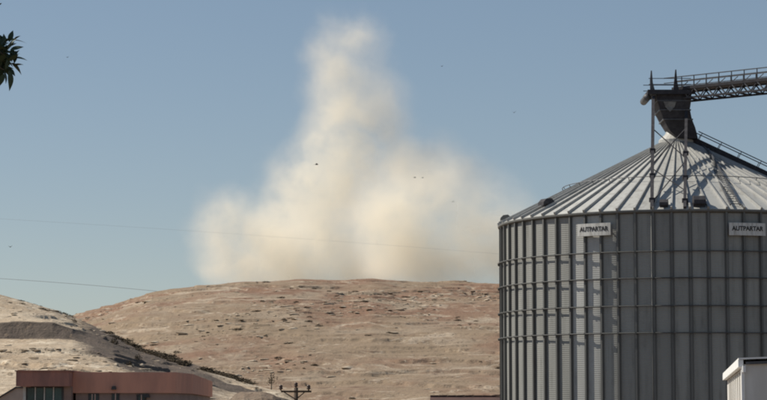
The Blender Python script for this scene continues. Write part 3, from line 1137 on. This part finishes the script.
for i in range(1, 7):
    q0 = pA + dirL * (i * .95) - dirE * .006
    spart("seam", MB().bar((q0.x, q0.y, 0), (q0.x, q0.y, zA_ - .1 + .22 * i * .95 / Lw), 0.03, 0.012), M['shed_white'])
for i in range(1, 9):
    q0 = pA + dirE * (i * 1.25) - dirL * .006
    spart("seam", MB().bar((q0.x, q0.y, 0), (q0.x, q0.y, zA_ - .14 + (zB_ - zA_) * i * 1.25 / 12.1), 0.03, 0.012), M['shed_white'])

# ---------------------------------------------------------------- low red building, lower left
BY = 95.0
bz = zat(371.5, BY)
bw0 = P(16, 380, BY).x
bwj = P(69.5, 380, BY).x
bwr = P(176, 380, BY + 1.0).x
e1 = P(193, 374, BY + 5.5)
e2 = P(212.5, 381.5, BY + 29)
bld = thing("low_building", "low terracotta building with deep red parapet and teal window under the hill", "building", ((bw0 + bwr) / 2, BY, 0))
BO = Vector(bld.location)


def bpart(name, mb, mat, parent=bld):
    mb.v = [(v[0] - BO.x, v[1] - BO.y, v[2] - BO.z) for v in mb.v]
    return link(name, mb.mesh(name, mat), parent, (0, 0, 0))


zp = zat(386.3, BY)
zp2 = zat(393, BY + 1)
# front-left block: parapet overhangs wall
wx0 = P(31, 390, BY + .6).x
bpart("wall", MB().box(((wx0 + bwj) / 2, BY + 4.6, zp / 2), (bwj - wx0, 8.0, zp)), M['pink_wall'])
bpart("parapet", MB().box(((bw0 + bwj) / 2, BY + 4.2, (bz + zp) / 2 + .002), (bwj - bw0, 8.4, bz - zp)), M['terracotta'])
bpart("coping", MB().box(((bw0 + bwj) / 2, BY + 4.2, bz + .03), (bwj - bw0 + .12, 8.5, 0.05)), M['terracotta'])
# right block with the receding end wall; plan polygon
e2g = (e2.x + 3.0, e2.y)
plan = [(bwj + .004, BY + 1.0), (bwr, BY + 1.0), (e1.x, e1.y), (e2.x, e2.y), (e2.x - 9, e2.y + 1), (bwj + .004, BY + 26)]
zt = [zat(372, BY + 1.0), zat(372.3, BY + 1.0), e1.z, e2.z, e2.z, bz - .05]


def inset(pl, d):
    out = []
    n = len(pl)
    for i in range(n):
        a, b, c = (Vector(pl[i - 1]), Vector(pl[i]), Vector(pl[(i + 1) % n]))
        d1, d2 = (b - a).normalized(), (c - b).normalized()
        n1, n2 = Vector((-d1.y, d1.x)), Vector((-d2.y, d2.x))
        m_ = (n1 + n2)
        m_ = m_ / max(0.4, m_.dot(n1))
        out.append(tuple(b + m_ * d))
    return out


inn = inset(plan, 0.12)
mb = MB().loft([[(x, y, 0) for x, y in inn], [(x, y, zp2 + .003) for x, y in inn]])
bpart("wall", mb, M['pink_wall'])
mb = MB().loft([[(x, y, zp2) for x, y in plan], [(x, y, z) for (x, y), z in zip(plan, zt)]])
bpart("parapet", mb, M['salmon'])["label"] = "paler salmon parapet of the right-hand block"
def window(x0, x1, z0, z1, yf, npane, fm, lab=None):
    w = bpart("window", MB().box(((x0 + x1) / 2, yf + .02, (z0 + z1) / 2), (x1 - x0, 0.06, z1 - z0)), M['frame_dark'])
    if lab: w["label"] = lab
    pw = (x1 - x0 - 0.08) / npane
    for i in range(npane):
        c = x0 + .04 + pw * (i + .5)
        bpart("pane", MB().box((c, yf - .016, (z0 + z1) / 2), (pw - .1, 0.015, z1 - z0 - .12)), M['glass'], w)
        if i:
            bpart("mullion", MB().box((x0 + .04 + pw * i, yf - .022, (z0 + z1) / 2), (0.05, 0.05, z1 - z0 - .02)), fm, w)
    bpart("frame", MB().box(((x0 + x1) / 2, yf - .02, z1 - .03), (x1 - x0, 0.04, 0.06)), M['frame_dark'], w)
    return w


yf = BY + .58
window(P(31.6, 0, yf).x, P(69.2, 0, yf).x, zp - 2.0, zp - .02, yf, 4, M['frame_white'], "wide window with teal panes under the red parapet")
bpart("pilaster", MB().box((P(30.9, 0, yf).x, yf - .03, zp / 2), (0.12, 0.1, zp - .01)), M['frame_white'])
yf2 = BY + 1.10
for pa, pb, pt, np_ in ((93.5, 104, 393.3, 3), (116.5, 124, 392.6, 2), (141, 150.5, 394, 2)):
    z1 = zat(pt, yf2) - .02
    window(P(pa, 0, yf2).x, P(pb, 0, yf2).x, z1 - 1.4, min(z1, zp2 - .01), yf2, np_, M['coping'])
for px_, py_, sx in ((113.5, 388, .22), (146, 396, .3)):
    q_ = P(px_, py_, BY + .8)
    bpart("wall_lamp", MB().prism([(q_.x - sx / 2, BY + .86, q_.z - .07), (q_.x + sx / 2, BY + .86, q_.z - .07), (q_.x + sx / 3, BY + .86, q_.z + .08), (q_.x - sx / 3, BY + .86, q_.z + .08)], (0, .25, 0)), M['frame_dark'])
# drain spouts on the parapet roof line
for px_ in (24, 60):
    q_ = P(px_, 388, BY)

# pale retaining wall with a dark coping that climbs to the building
RYd = BY + 9.5
prt = [P(-60, 434, RYd), P(16, 388, RYd), P(34, 388, RYd)]
rw = thing("retaining_wall", "pale retaining wall with dark sloping top edge left of the red building", "wall", (prt[1].x, RYd, 0))
mb = MB()
poly = [Vector((p.x, p.y, 0)) for p in prt[::-1]] + prt
mb.prism(poly, (0, 0.3, 0))
mb.v = [(v[0] - prt[1].x, v[1] - RYd, v[2]) for v in mb.v]
link("wall", mb.mesh("wall", M['concrete']), rw, (0, 0, 0))
mb = MB()
for a, b in ((prt[0], prt[1]), (prt[1], prt[2])):
    mb.bar(a + Vector((0, .13, .03)), b + Vector((0, .13, .03)), 0.42, 0.07)
mb.v = [(v[0] - prt[1].x, v[1] - RYd, v[2]) for v in mb.v]
link("coping", mb.mesh("coping", M['frame_dark']), rw, (0, 0, 0))

# brown roofed barn whose roof top just shows left of the silo
by = 175.0
a, b = P(431, 399, by), P(520, 397, by)
barn = thing("barn", "barn with dark brown roof showing just left of the silo foot", "barn", (a.x, by, 0))
zr_ = zat(396.3, by + 3)
mb = MB().box(((b.x - a.x) / 2, 3, (zr_ - 1.2) / 2), (b.x - a.x - .6, 5.4, zr_ - 1.2))
link("wall", mb.mesh("wall", M['pink_wall']), barn, (0, 0, 0))
w = b.x - a.x
mb = MB().prism([(0, -.3, zr_ - 1.25), (0, 3, zr_), (0, 6.3, zr_ - 1.25), (0, 6.3, zr_ - 1.4), (0, 3, zr_ - .15), (0, -.3, zr_ - 1.4)], (w, 0, 0))
rf = link("roof", mb.mesh("roof", M['brown_roof']), barn, (0, 0, 0))
mb = MB()
random.seed(3)
for i in range(10):
    mb.bar((w * i / 10, 3, zr_ + .03), (w * (i + 1) / 10 - .02, 3, zr_ + .03 + random.uniform(-.01, .06)), 0.3, 0.1)
link("ridge_cap", mb.mesh("ridge_cap", M['brown_roof']), rf, (0, 0, 0))

# ---------------------------------------------------------------- utility pole with three insulators
py_ = 148.0
pt = P(296, 389, py_)
pole = thing("utility_pole", "dark utility pole with crossarm, braces and three insulators before the hill", "utility pole", (pt.x, py_, 0))


def ppart(name, mb, mat, parent=pole, smooth=False):
    mb.v = [(v[0] - pt.x, v[1] - py_, v[2]) for v in mb.v]
    return link(name, mb.mesh(name, mat, smooth), parent, (0, 0, 0))


ppart("post", MB().tube([(pt.x, py_, 0), (pt.x, py_, zat(387.5, py_))], [0.17, 0.14], 10), M['wood'], smooth=True)
za = zat(391.5, py_)
xl, xr = P(281, 391, py_).x, P(311.5, 391, py_).x
arm = ppart("crossarm", MB().box(((xl + xr) / 2, py_ - .16, za), (xr - xl, 0.1, 0.13)), M['wood'])
for x_ in (P(282.7, 0, py_).x, pt.x, P(310, 0, py_).x):
    zi = za + .065 if x_ != pt.x else zat(388, py_)
    prof = [(0.05, 0), (0.05, .08), (0.13, .10), (0.14, .18), (0.09, .20), (0.13, .25), (0.11, .34), (0.04, .38)]
    mb = MB()
    mb.loft([[(x_ + r * math.cos(2 * math.pi * i / 10), py_ - .16 * (x_ != pt.x) + r * math.sin(2 * math.pi * i / 10), zi + z) for i in range(10)] for r, z in prof])
    ppart("insulator", mb, M['insul'], arm, True)
for x_ in (P(286, 0, py_).x, P(306, 0, py_).x):
    ppart("brace", MB().bar((x_, py_ - .14, za - .05), (pt.x, py_ - .14, zat(399.5, py_)), 0.07), M['wood'])

# slender dry plant on the crest behind the pole
pp = left_pt(272, 5.9)
pl_ = thing("shrub", "slender dark dry shrub with a bare stem left of the utility pole", "shrub", tuple(pp))
ztop = zat(373.5, pp.y) - pp.z
mb = MB().tube([(0, 0, -.2), (.03, 0, ztop * .5), (-.05, 0, ztop)], [0.07, .05, .02], 6)
link("stem", mb.mesh("stem", M['bark']), pl_, (0, 0, 0))
vs, fs = [], []
random.seed(5)
for i in range(70):
    hz = random.choice([0.42, 0.5, .58, .75, .95]) * ztop
    c = Vector((random.gauss(0, .28), random.gauss(0, .25), hz + random.gauss(0, .12)))
    a = Vector((random.uniform(-1, 1), random.uniform(-1, 1), random.uniform(-.4, 1))).normalized() * .14
    b = a.cross(Vector((random.uniform(-1, 1), random.uniform(-1, 1), 0))).normalized() * .06
    n = len(vs)
    vs += [tuple(c - a), tuple(c + b), tuple(c + a), tuple(c - b)]
    fs.append((n, n + 1, n + 2, n + 3))
me = bpy.data.meshes.new("foliage"); me.from_pydata(vs, [], fs); me.materials.append(M['scrub'])
tag(link("foliage", me, pl_, (0, 0, 0)), kind="stuff")


# ---------------------------------------------------------------- overhead cables
def cable(pts, Y, r, lab, mat):
    (x0, y0), (x1, y1), (x2, y2) = pts
    cf = np.polyfit([x0, x1, x2], [y0, y1, y2], 2)
    lo_, hi_ = x0, x2
    pp_ = [P(x, float(np.polyval(cf, x)), Y) for x in np.linspace(lo_, hi_, 60)]
    mb = MB().tube(pp_, r, 6)
    c = sum(pp_, Vector()) / len(pp_)
    mb.v = [(v[0] - c.x, v[1] - c.y, v[2] - c.z) for v in mb.v]
    o = link("power_cable", mb.mesh("power_cable", mat, True), None, tuple(c))
    return tag(o, lab, "cable")


cable([(-140, 272), (57, 282.5), (230, 299)], 840.0, 0.075, "thin power cable against the sky just above the saddle of the hills", M['cable_grey'])
cable([(-260, 205), (200, 231.5), (560, 259)], 170.0, 0.005, "thin power cable crossing in front of the dust plume", M['cable_grey'])

# ---------------------------------------------------------------- birds
def bird_mesh(name, span, flap, turn):
    b = thing(name, "", "bird")
    mb = MB()
    L = span * .55
    prof = [(-.5, .01), (-.35, .05), (-.1, .11), (.15, .12), (.32, .08), (.42, .075), (.5, .02)]
    mb.loft([[(x * L, r * L * math.cos(2 * math.pi * i / 8), r * L * math.sin(2 * math.pi * i / 8)) for i in range(8)] for x, r in prof])
    mb.add([(-.45 * L, -.06 * L, 0), (-.8 * L, -.14 * L, 0), (-.8 * L, .14 * L, 0), (-.45 * L, .06 * L, 0), (-.45 * L, 0, .02 * L), (-.8 * L, 0, .01 * L)], [(0, 1, 5, 4), (4, 5, 2, 3), (0, 3, 2, 1)])
    link("body", mb.mesh("body", M['bird'], True), b, (0, 0, 0))
    for s in (-1, 1):
        c, sn = math.cos(flap), math.sin(flap)
        def W_(x, y, h): return (x * L, s * y * span * .5 * c, y * span * .5 * sn + h * L)
        top = [W_(.25, .04, .03), W_(.28, .45, .05), W_(.05, 1, .02), W_(-.12, .75, .02), W_(-.2, .4, .03), W_(-.22, .04, .02)]
        bot = [(x, y, z - .02 * L) for x, y, z in top]
        m2 = MB().loft([top, bot])
        link("wing", m2.mesh("wing", M['bird']), b, (0, 0, 0))
    return b


for px_, py_, Y_, span, flap, rz, lab in (
        (316.5, 164.5, 190, 0.62, 0.25, 0.0, "darkest bird, crossing the left half of the dust plume at mid height"),
        (414.5, 177.5, 200, 0.5, 0.1, 0.2, "bird flying ahead of a paler bird at the right of the plume"),
        (422.5, 177.6, 205, 0.42, 0.05, 0.3, "paler trailing bird close behind another at the right of the plume"),
        (453.3, 201.5, 180, 0.4, -.3, 1.2, "small bird low in the plume's thin right edge"),
        (514, 112.6, 170, 0.42, .5, 1.4, "lone bird in blue sky between plume and silo"),
        (441.7, 66.3, 230, 0.4, .3, .9, "faint high bird in blue sky right of the plume top"),
        (67.2, 57.3, 200, 0.38, .3, 1.2, "lone bird in clear sky right of the tree leaves"),
        (10.2, 247, 170, 0.42, .5, 1.3, "lone bird low in clear sky above the left hill")):
    b = bird_mesh("bird", span, flap, rz)
    b.location = P(px_, py_, Y_)
    b.rotation_euler = (0, 0, rz)
    b["label"] = lab
    b["group"] = "birds in the sky"

# ---------------------------------------------------------------- tree whose twig hangs into the upper left corner
TY = 12.0
base_t = Vector((P(-170, 300, TY).x, TY + .3, 0))
tree = thing("tree", "dark leafy branch with long narrow leaves hanging in from the left", "tree", tuple(base_t))


def tpart(name, mb, mat, parent=tree, smooth=True):
    mb.v = [(v[0] - base_t.x, v[1] - base_t.y, v[2] - base_t.z) for v in mb.v]
    return link(name, mb.mesh(name, mat, smooth), parent, (0, 0, 0))


top = P(-150, -80, TY + .3)
tpart("trunk", MB().tube([base_t, base_t + Vector((.1, .05, 3)), base_t + Vector((.02, .1, 6)), top, top + Vector((.05, .1, 1.4))], [.17, .14, .11, .07, .02], 10), M['bark'])
nodes = [base_t + Vector((.05, .1, 7.2)), P(-90, 20, TY + .1), P(-40, 34, TY), P(-8, 46, TY), P(8, 58, TY)]
tpart("limb", MB().tube(nodes, [.05, .03, .014, .006, .003], 8), M['bark'])
tw2 = [P(-40, 34, TY), P(-12, 60, TY - .05), P(4, 70, TY - .05)]
tpart("limb", MB().tube(tw2, [.012, .006, .003], 6), M['bark'])
limbs2 = []
random.seed(11)
for i in range(9):
    s = base_t + Vector((.05, .1, 4.5 + i * .55))
    e = s + Vector((random.uniform(-1.6, .25), random.uniform(-1.2, 1.4), random.uniform(.4, 1.3)))
    limbs2.append((s, e))
    tpart("limb", MB().tube([s, s.lerp(e, .5) + Vector((0, 0, .1)), e], [.04, .022, .008], 7), M['bark'])


def leaf_shape():
    """narrow curved blade, 1 long, built along +X, drooping in Z, folded at the midrib"""
    vs, fs = [], []
    ns = 7
    for i in range(ns + 1):
        t = i / ns
        w = 0.15 * math.sin(math.pi * min(1, t * 1.02) ** 0.8) + 0.006
        z = -0.30 * t * t
        x = t * (1 - 0.1 * t)
        vs += [(x, -w, z + w * .35), (x, 0, z), (x, w, z + w * .35)]
    for i in range(ns):
        for k in range(2):
            a = i * 3 + k
            fs.append((a, a + 1, a + 4, a + 3))
    me = bpy.data.meshes.new("leaf")
    me.from_pydata(vs, [], fs)
    me.materials.append(M['leaf'])
    me.polygons.foreach_set("use_smooth", [True] * len(me.polygons))
    return me


LEAF = leaf_shape()


def put_leaf(a, b, Yo=0.0, wide=1.0, droop=1.0):
    """leaf from stalk pixel a to tip pixel b"""
    A, B = P(a[0], a[1], TY + Yo), P(b[0], b[1], TY + Yo + random.uniform(-.02, .02))
    add_leaf(A, B, wide, droop)


def add_leaf(A, B, wide=1.0, droop=1.0):
    d = B - A
    L = d.length
    x = d.normalized()
    up = Vector((0, 0, 1)) if abs(x.z) < .93 else Vector((.6 * droop, -.4, 0))
    y = up.cross(x).normalized()
    roll = random.uniform(-.9, .9)
    z = x.cross(y)
    y2 = y * math.cos(roll) + z * math.sin(roll)
    z2 = x.cross(y2)
    m = Matrix((x, y2, z2)).transposed().to_4x4()
    o = link("leaf", LEAF, tree, (0, 0, 0))
    o.matrix_local = Matrix.Translation(A - base_t) @ m @ Matrix.Diagonal((L * 1.05, L * wide * 1.25, L * .8 * abs(droop), 1))


leaves = [((9, 42), (13, 29)), ((4, 44), (5, 33)), ((12, 40), (28, 41)), ((10, 50), (24, 45)), ((6, 40), (17, 38)), ((12, 58), (28, 57)), ((9, 56), (20, 51)),
          ((11, 63), (25, 73)), ((13, 66), (24, 62)), ((8, 68), (16, 75)), ((9, 70), (13, 91)), ((4, 70), (8, 84)), ((0, 68), (2, 82)), ((3, 62), (12, 70)),
          ((1, 52), (9, 46)), ((-2, 55), (10, 55)), ((0, 60), (11, 62)), ((-4, 50), (6, 42)), ((-3, 64), (7, 74)), ((-1, 46), (-2, 36)), ((2, 50), (14, 52)),
          ((5, 56), (13, 65)), ((-6, 66), (0, 78)), ((1, 58), (8, 67)), ((-5, 58), (5, 52)), ((3, 48), (12, 45)), ((-2, 40), (3, 36)), ((14, 40), (20, 34)),
          ((-8, 50), (2, 47)), ((-6, 60), (4, 66)), ((0, 54), (6, 62)), ((2, 64), (6, 72)), ((-3, 6), (2, 2))]
for _ in range(64):
    a = (random.gauss(2, 5), random.gauss(54, 10))
    ang = random.choice([random.uniform(-1.3, 0.2), random.uniform(0.1, 1.7), random.uniform(1.2, 2.6)])
    ln = random.uniform(10, 15)
    b = (a[0] + ln * math.cos(ang), a[1] + ln * math.sin(ang))
    if b[0] < 20 and 30 < b[1] < 88:
        leaves.append((a, b))
for i, (a, b) in enumerate(leaves):
    put_leaf(a, b, random.uniform(-.08, .12), random.uniform(.85, 1.25), random.choice([1, 1, .6]))
for i in range(150):
    px_ = random.uniform(-95, -6)
    py_ = np.interp(px_, [-95, -6], [25, 50]) + random.gauss(0, 16)
    ang = random.uniform(-.6, 2.4)
    ln = random.uniform(11, 18)
    if px_ + ln * math.cos(ang) > -3 and py_ + ln * math.sin(ang) > 76:
        continue
    put_leaf((px_, py_), (px_ + ln * math.cos(ang), py_ + ln * math.sin(ang)), random.uniform(-.2, .25), random.uniform(.85, 1.2))
# remaining crown, outside the frame: one mass
vs, fs = [], []
twigs = []
tw = MB()
for s, e in limbs2:
    for k in range(16):
        a = s.lerp(e, random.uniform(.25, 1.0))
        b = a + Vector((random.gauss(0, .3), random.gauss(0, .3), random.gauss(-.05, .2)))
        if max(a.x - P(0, 0, a.y).x, b.x - P(0, 0, b.y).x) > -.3:
            continue
        twigs.append((a, b))
        tw.tube([a, a.lerp(b, .5) + Vector((0, 0, .03)), b], [.008, .005, .002], 5)
tpart("twig", tw, M['bark'])
for s, e in twigs:
    for k in range(46):
        c = s.lerp(e, random.uniform(.15, 1.05)) + Vector((random.gauss(0, .045), random.gauss(0, .045), random.gauss(0, .045))) - base_t
        a = Vector((random.uniform(-1, 1), random.uniform(-1, 1), random.uniform(-1.2, .4))).normalized() * .05
        b = a.cross(Vector((random.uniform(-1, 1), random.uniform(-1, 1), random.uniform(-1, 1)))).normalized() * .013
        if P(0, 0, c.y + base_t.y).x - .25 < c.x + base_t.x:
            continue
        n = len(vs)
        vs += [tuple(c - a), tuple(c + b), tuple(c + a), tuple(c - b)]
        fs.append((n, n + 1, n + 2, n + 3))
me = bpy.data.meshes.new("crown"); me.from_pydata(vs, [], fs); me.materials.append(M['leaf'])
tag(link("crown", me, tree, (0, 0, 0)), kind="stuff")

# ---------------------------------------------------------------- dust plume (a real volume behind the crest)
PY = 835.0
PXM = PY / F                                # metres per photo pixel there
BL = [  # px, py, radius px (x, y), weight, depth offset px
    (345, 22, 40, 26, .40, 0), (318, 40, 28, 30, .40, 6), (368, 50, 36, 36, .45, -6), (338, 62, 42, 44, .65, 0), (385, 88, 36, 36, .38, 8), (330, 98, 40, 44, .70, 4),
    (362, 110, 42, 44, .65, -8), (392, 118, 34, 34, .35, 0), (324, 142, 44, 44, .75, 0), (362, 152, 46, 46, .7, 10), (296, 168, 42, 36, .75, -6), (400, 165, 38, 36, .4, 6),
    (335, 190, 56, 50, .9, 0), (284, 200, 46, 46, .85, 8), (262, 236, 52, 48, .95, 0), (318, 240, 62, 56, 1.1, -8), (245, 262, 50, 38, .85, 6), (290, 268, 56, 40, 1.0, 0),
    (226, 210, 36, 36, .38, 0), (208, 236, 34, 44, .36, 4), (222, 258, 38, 38, .42, -4), (375, 236, 52, 52, .85, 6), (360, 270, 60, 40, 1.0, 0), (415, 250, 48, 46, .75, -6),
    (440, 205, 42, 44, .50, 4), (445, 160, 34, 40, .28, 0), (468, 240, 46, 48, .62, 0), (490, 215, 44, 44, .42, 6), (452, 272, 56, 36, .75, 0), (508, 258, 54, 52, .75, 0),
    (465, 180, 46, 40, .26, 0), (400, 275, 60, 34, .85, 0),
    (412, 205, 50, 48, .42, 0), (392, 218, 50, 46, .5, 0), (424, 182, 40, 42, .42, 0), (404, 170, 44, 44, .38, 0), (214, 204, 32, 34, .34, 0), (202, 228, 30, 40, .30, 0), (360, 30, 30, 24, .3, 0)]


def gn_new(name):
    ng = bpy.data.node_groups.new(name, 'GeometryNodeTree')
    ng.interface.new_socket("Geometry", in_out='INPUT', socket_type='NodeSocketGeometry')
    ng.interface.new_socket("Geometry", in_out='OUTPUT', socket_type='NodeSocketGeometry')
    return ng


ng = gn_new("dust_field")
N, Lk = ng.nodes, ng.links
gout = N.new("NodeGroupOutput")
pos = N.new("GeometryNodeInputPosition").outputs[0]


def vmath(op, a, b=None):
    n = N.new("ShaderNodeVectorMath"); n.operation = op
    for i, v in enumerate((a, b)):
        if v is None: continue
        if isinstance(v, bpy.types.NodeSocket): Lk.new(v, n.inputs[i])
        elif op == 'SCALE' and i == 1: n.inputs[3].default_value = v
        else: n.inputs[i].default_value = v
    return n.outputs[1] if op in ('LENGTH', 'DISTANCE', 'DOT_PRODUCT') else n.outputs[0]


def fmath(op, a, b=None, c=None, clamp=False):
    n = N.new("ShaderNodeMath"); n.operation = op; n.use_clamp = clamp
    for i, v in enumerate((a, b, c)):
        if v is None: continue
        if isinstance(v, bpy.types.NodeSocket): Lk.new(v, n.inputs[i])
        else: n.inputs[i].default_value = v
    return n.outputs[0]


def gnoise(scale, detail, vec, color=False, rough=.55):
    n = N.new("ShaderNodeTexNoise")
    n.inputs["Scale"].default_value = scale
    n.inputs["Detail"].default_value = detail
    n.inputs["Roughness"].default_value = rough
    Lk.new(vec, n.inputs["Vector"])
    return n.outputs["Color" if color else "Fac"]


lo_ = P(160, 300, PY); hi_ = P(565, -12, PY)
DEP = 88.0
org = Vector(((lo_.x + hi_.x) / 2, PY, lo_.z))
# swirl the sampling position
wob = vmath('SUBTRACT', gnoise(0.035, 3, pos, True), (.5, .5, .5))
wob2 = vmath('SUBTRACT', gnoise(0.12, 5, pos, True, .62), (.5, .5, .5))
wp = vmath('ADD', pos, vmath('ADD', vmath('SCALE', wob, 17.0), vmath('SCALE', wob2, 11.0)))
tot = None
for (bx, by_, rx, ry, wt, dz) in BL:
    c = P(bx, by_, PY) - org
    d = vmath('SUBTRACT', wp, (c.x, (dz + (-64 if bx >= 375 and by_ > 195 else (36 if bx < 300 and by_ > 190 else (0 if bx >= 400 else 22)))) * 2 * PXM, c.z))
    rd = (rx + ry) / 2
    d = vmath('MULTIPLY', d, (1 / (rx * PXM * 1.18), 1 / (rd * PXM * 1.7), 1 / (ry * PXM * 1.18)))
    ln = vmath('LENGTH', d)
    v = fmath('SUBTRACT', 1.0, ln, clamp=True)
    v = fmath('MULTIPLY', fmath('MULTIPLY', v, v), wt * 2.0)
    tot = v if tot is None else fmath('ADD', tot, v)
big = gnoise(0.045, 5, pos, rough=.6)
fine_ = gnoise(0.11, 6, wp, rough=.62)
mod = fmath('ADD', fmath('MULTIPLY', big, 2.4), fmath('MULTIPLY', fine_, 2.9))
mod = fmath('SUBTRACT', mod, 2.0, clamp=False)
mod = fmath('MAXIMUM', mod, 0.07)
dens = fmath('MULTIPLY', fmath('MULTIPLY', tot, mod), 0.064)
dens = fmath('MAXIMUM', fmath('SUBTRACT', dens, 0.0007), 0.00001)
vc = N.new("GeometryNodeVolumeCube")
Lk.new(dens, vc.inputs["Density"])
vc.inputs["Min"].default_value = (lo_.x - org.x, -DEP, 0)
vc.inputs["Max"].default_value = (hi_.x - org.x, DEP, hi_.z - org.z)
vc.inputs["Resolution X"].default_value = 225
vc.inputs["Resolution Y"].default_value = 100
vc.inputs["Resolution Z"].default_value = 186
sm = N.new("GeometryNodeSetMaterial")
m = bpy.data.materials.new("dust")
m.use_nodes = True
nt = m.node_tree
nt.nodes.remove(nt.nodes["Principled BSDF"])
pv = nt.nodes.new("ShaderNodeVolumePrincipled")
pv.inputs["Color"].default_value = (1.0, 0.966, 0.872, 1)
pv.inputs["Density"].default_value = 1.0
pv.inputs["Anisotropy"].default_value = 0.2
nt.links.new(pv.outputs[0], nt.nodes["Material Output"].inputs["Volume"])
sm.inputs["Material"].default_value = m
Lk.new(vc.outputs[0], sm.inputs["Geometry"])
Lk.new(sm.outputs[0], gout.inputs[0])
vol = bpy.data.volumes.new("dust_plume")
vol.materials.append(m)
vol.render.clipping = 0.0
vo = bpy.data.objects.new("dust_plume", vol)
COL.objects.link(vo)
vo.location = org
md = vo.modifiers.new("dust_field", 'NODES')
md.node_group = ng
tag(vo, "tall cream dust cloud billowing up from behind the hill crest", "dust cloud")
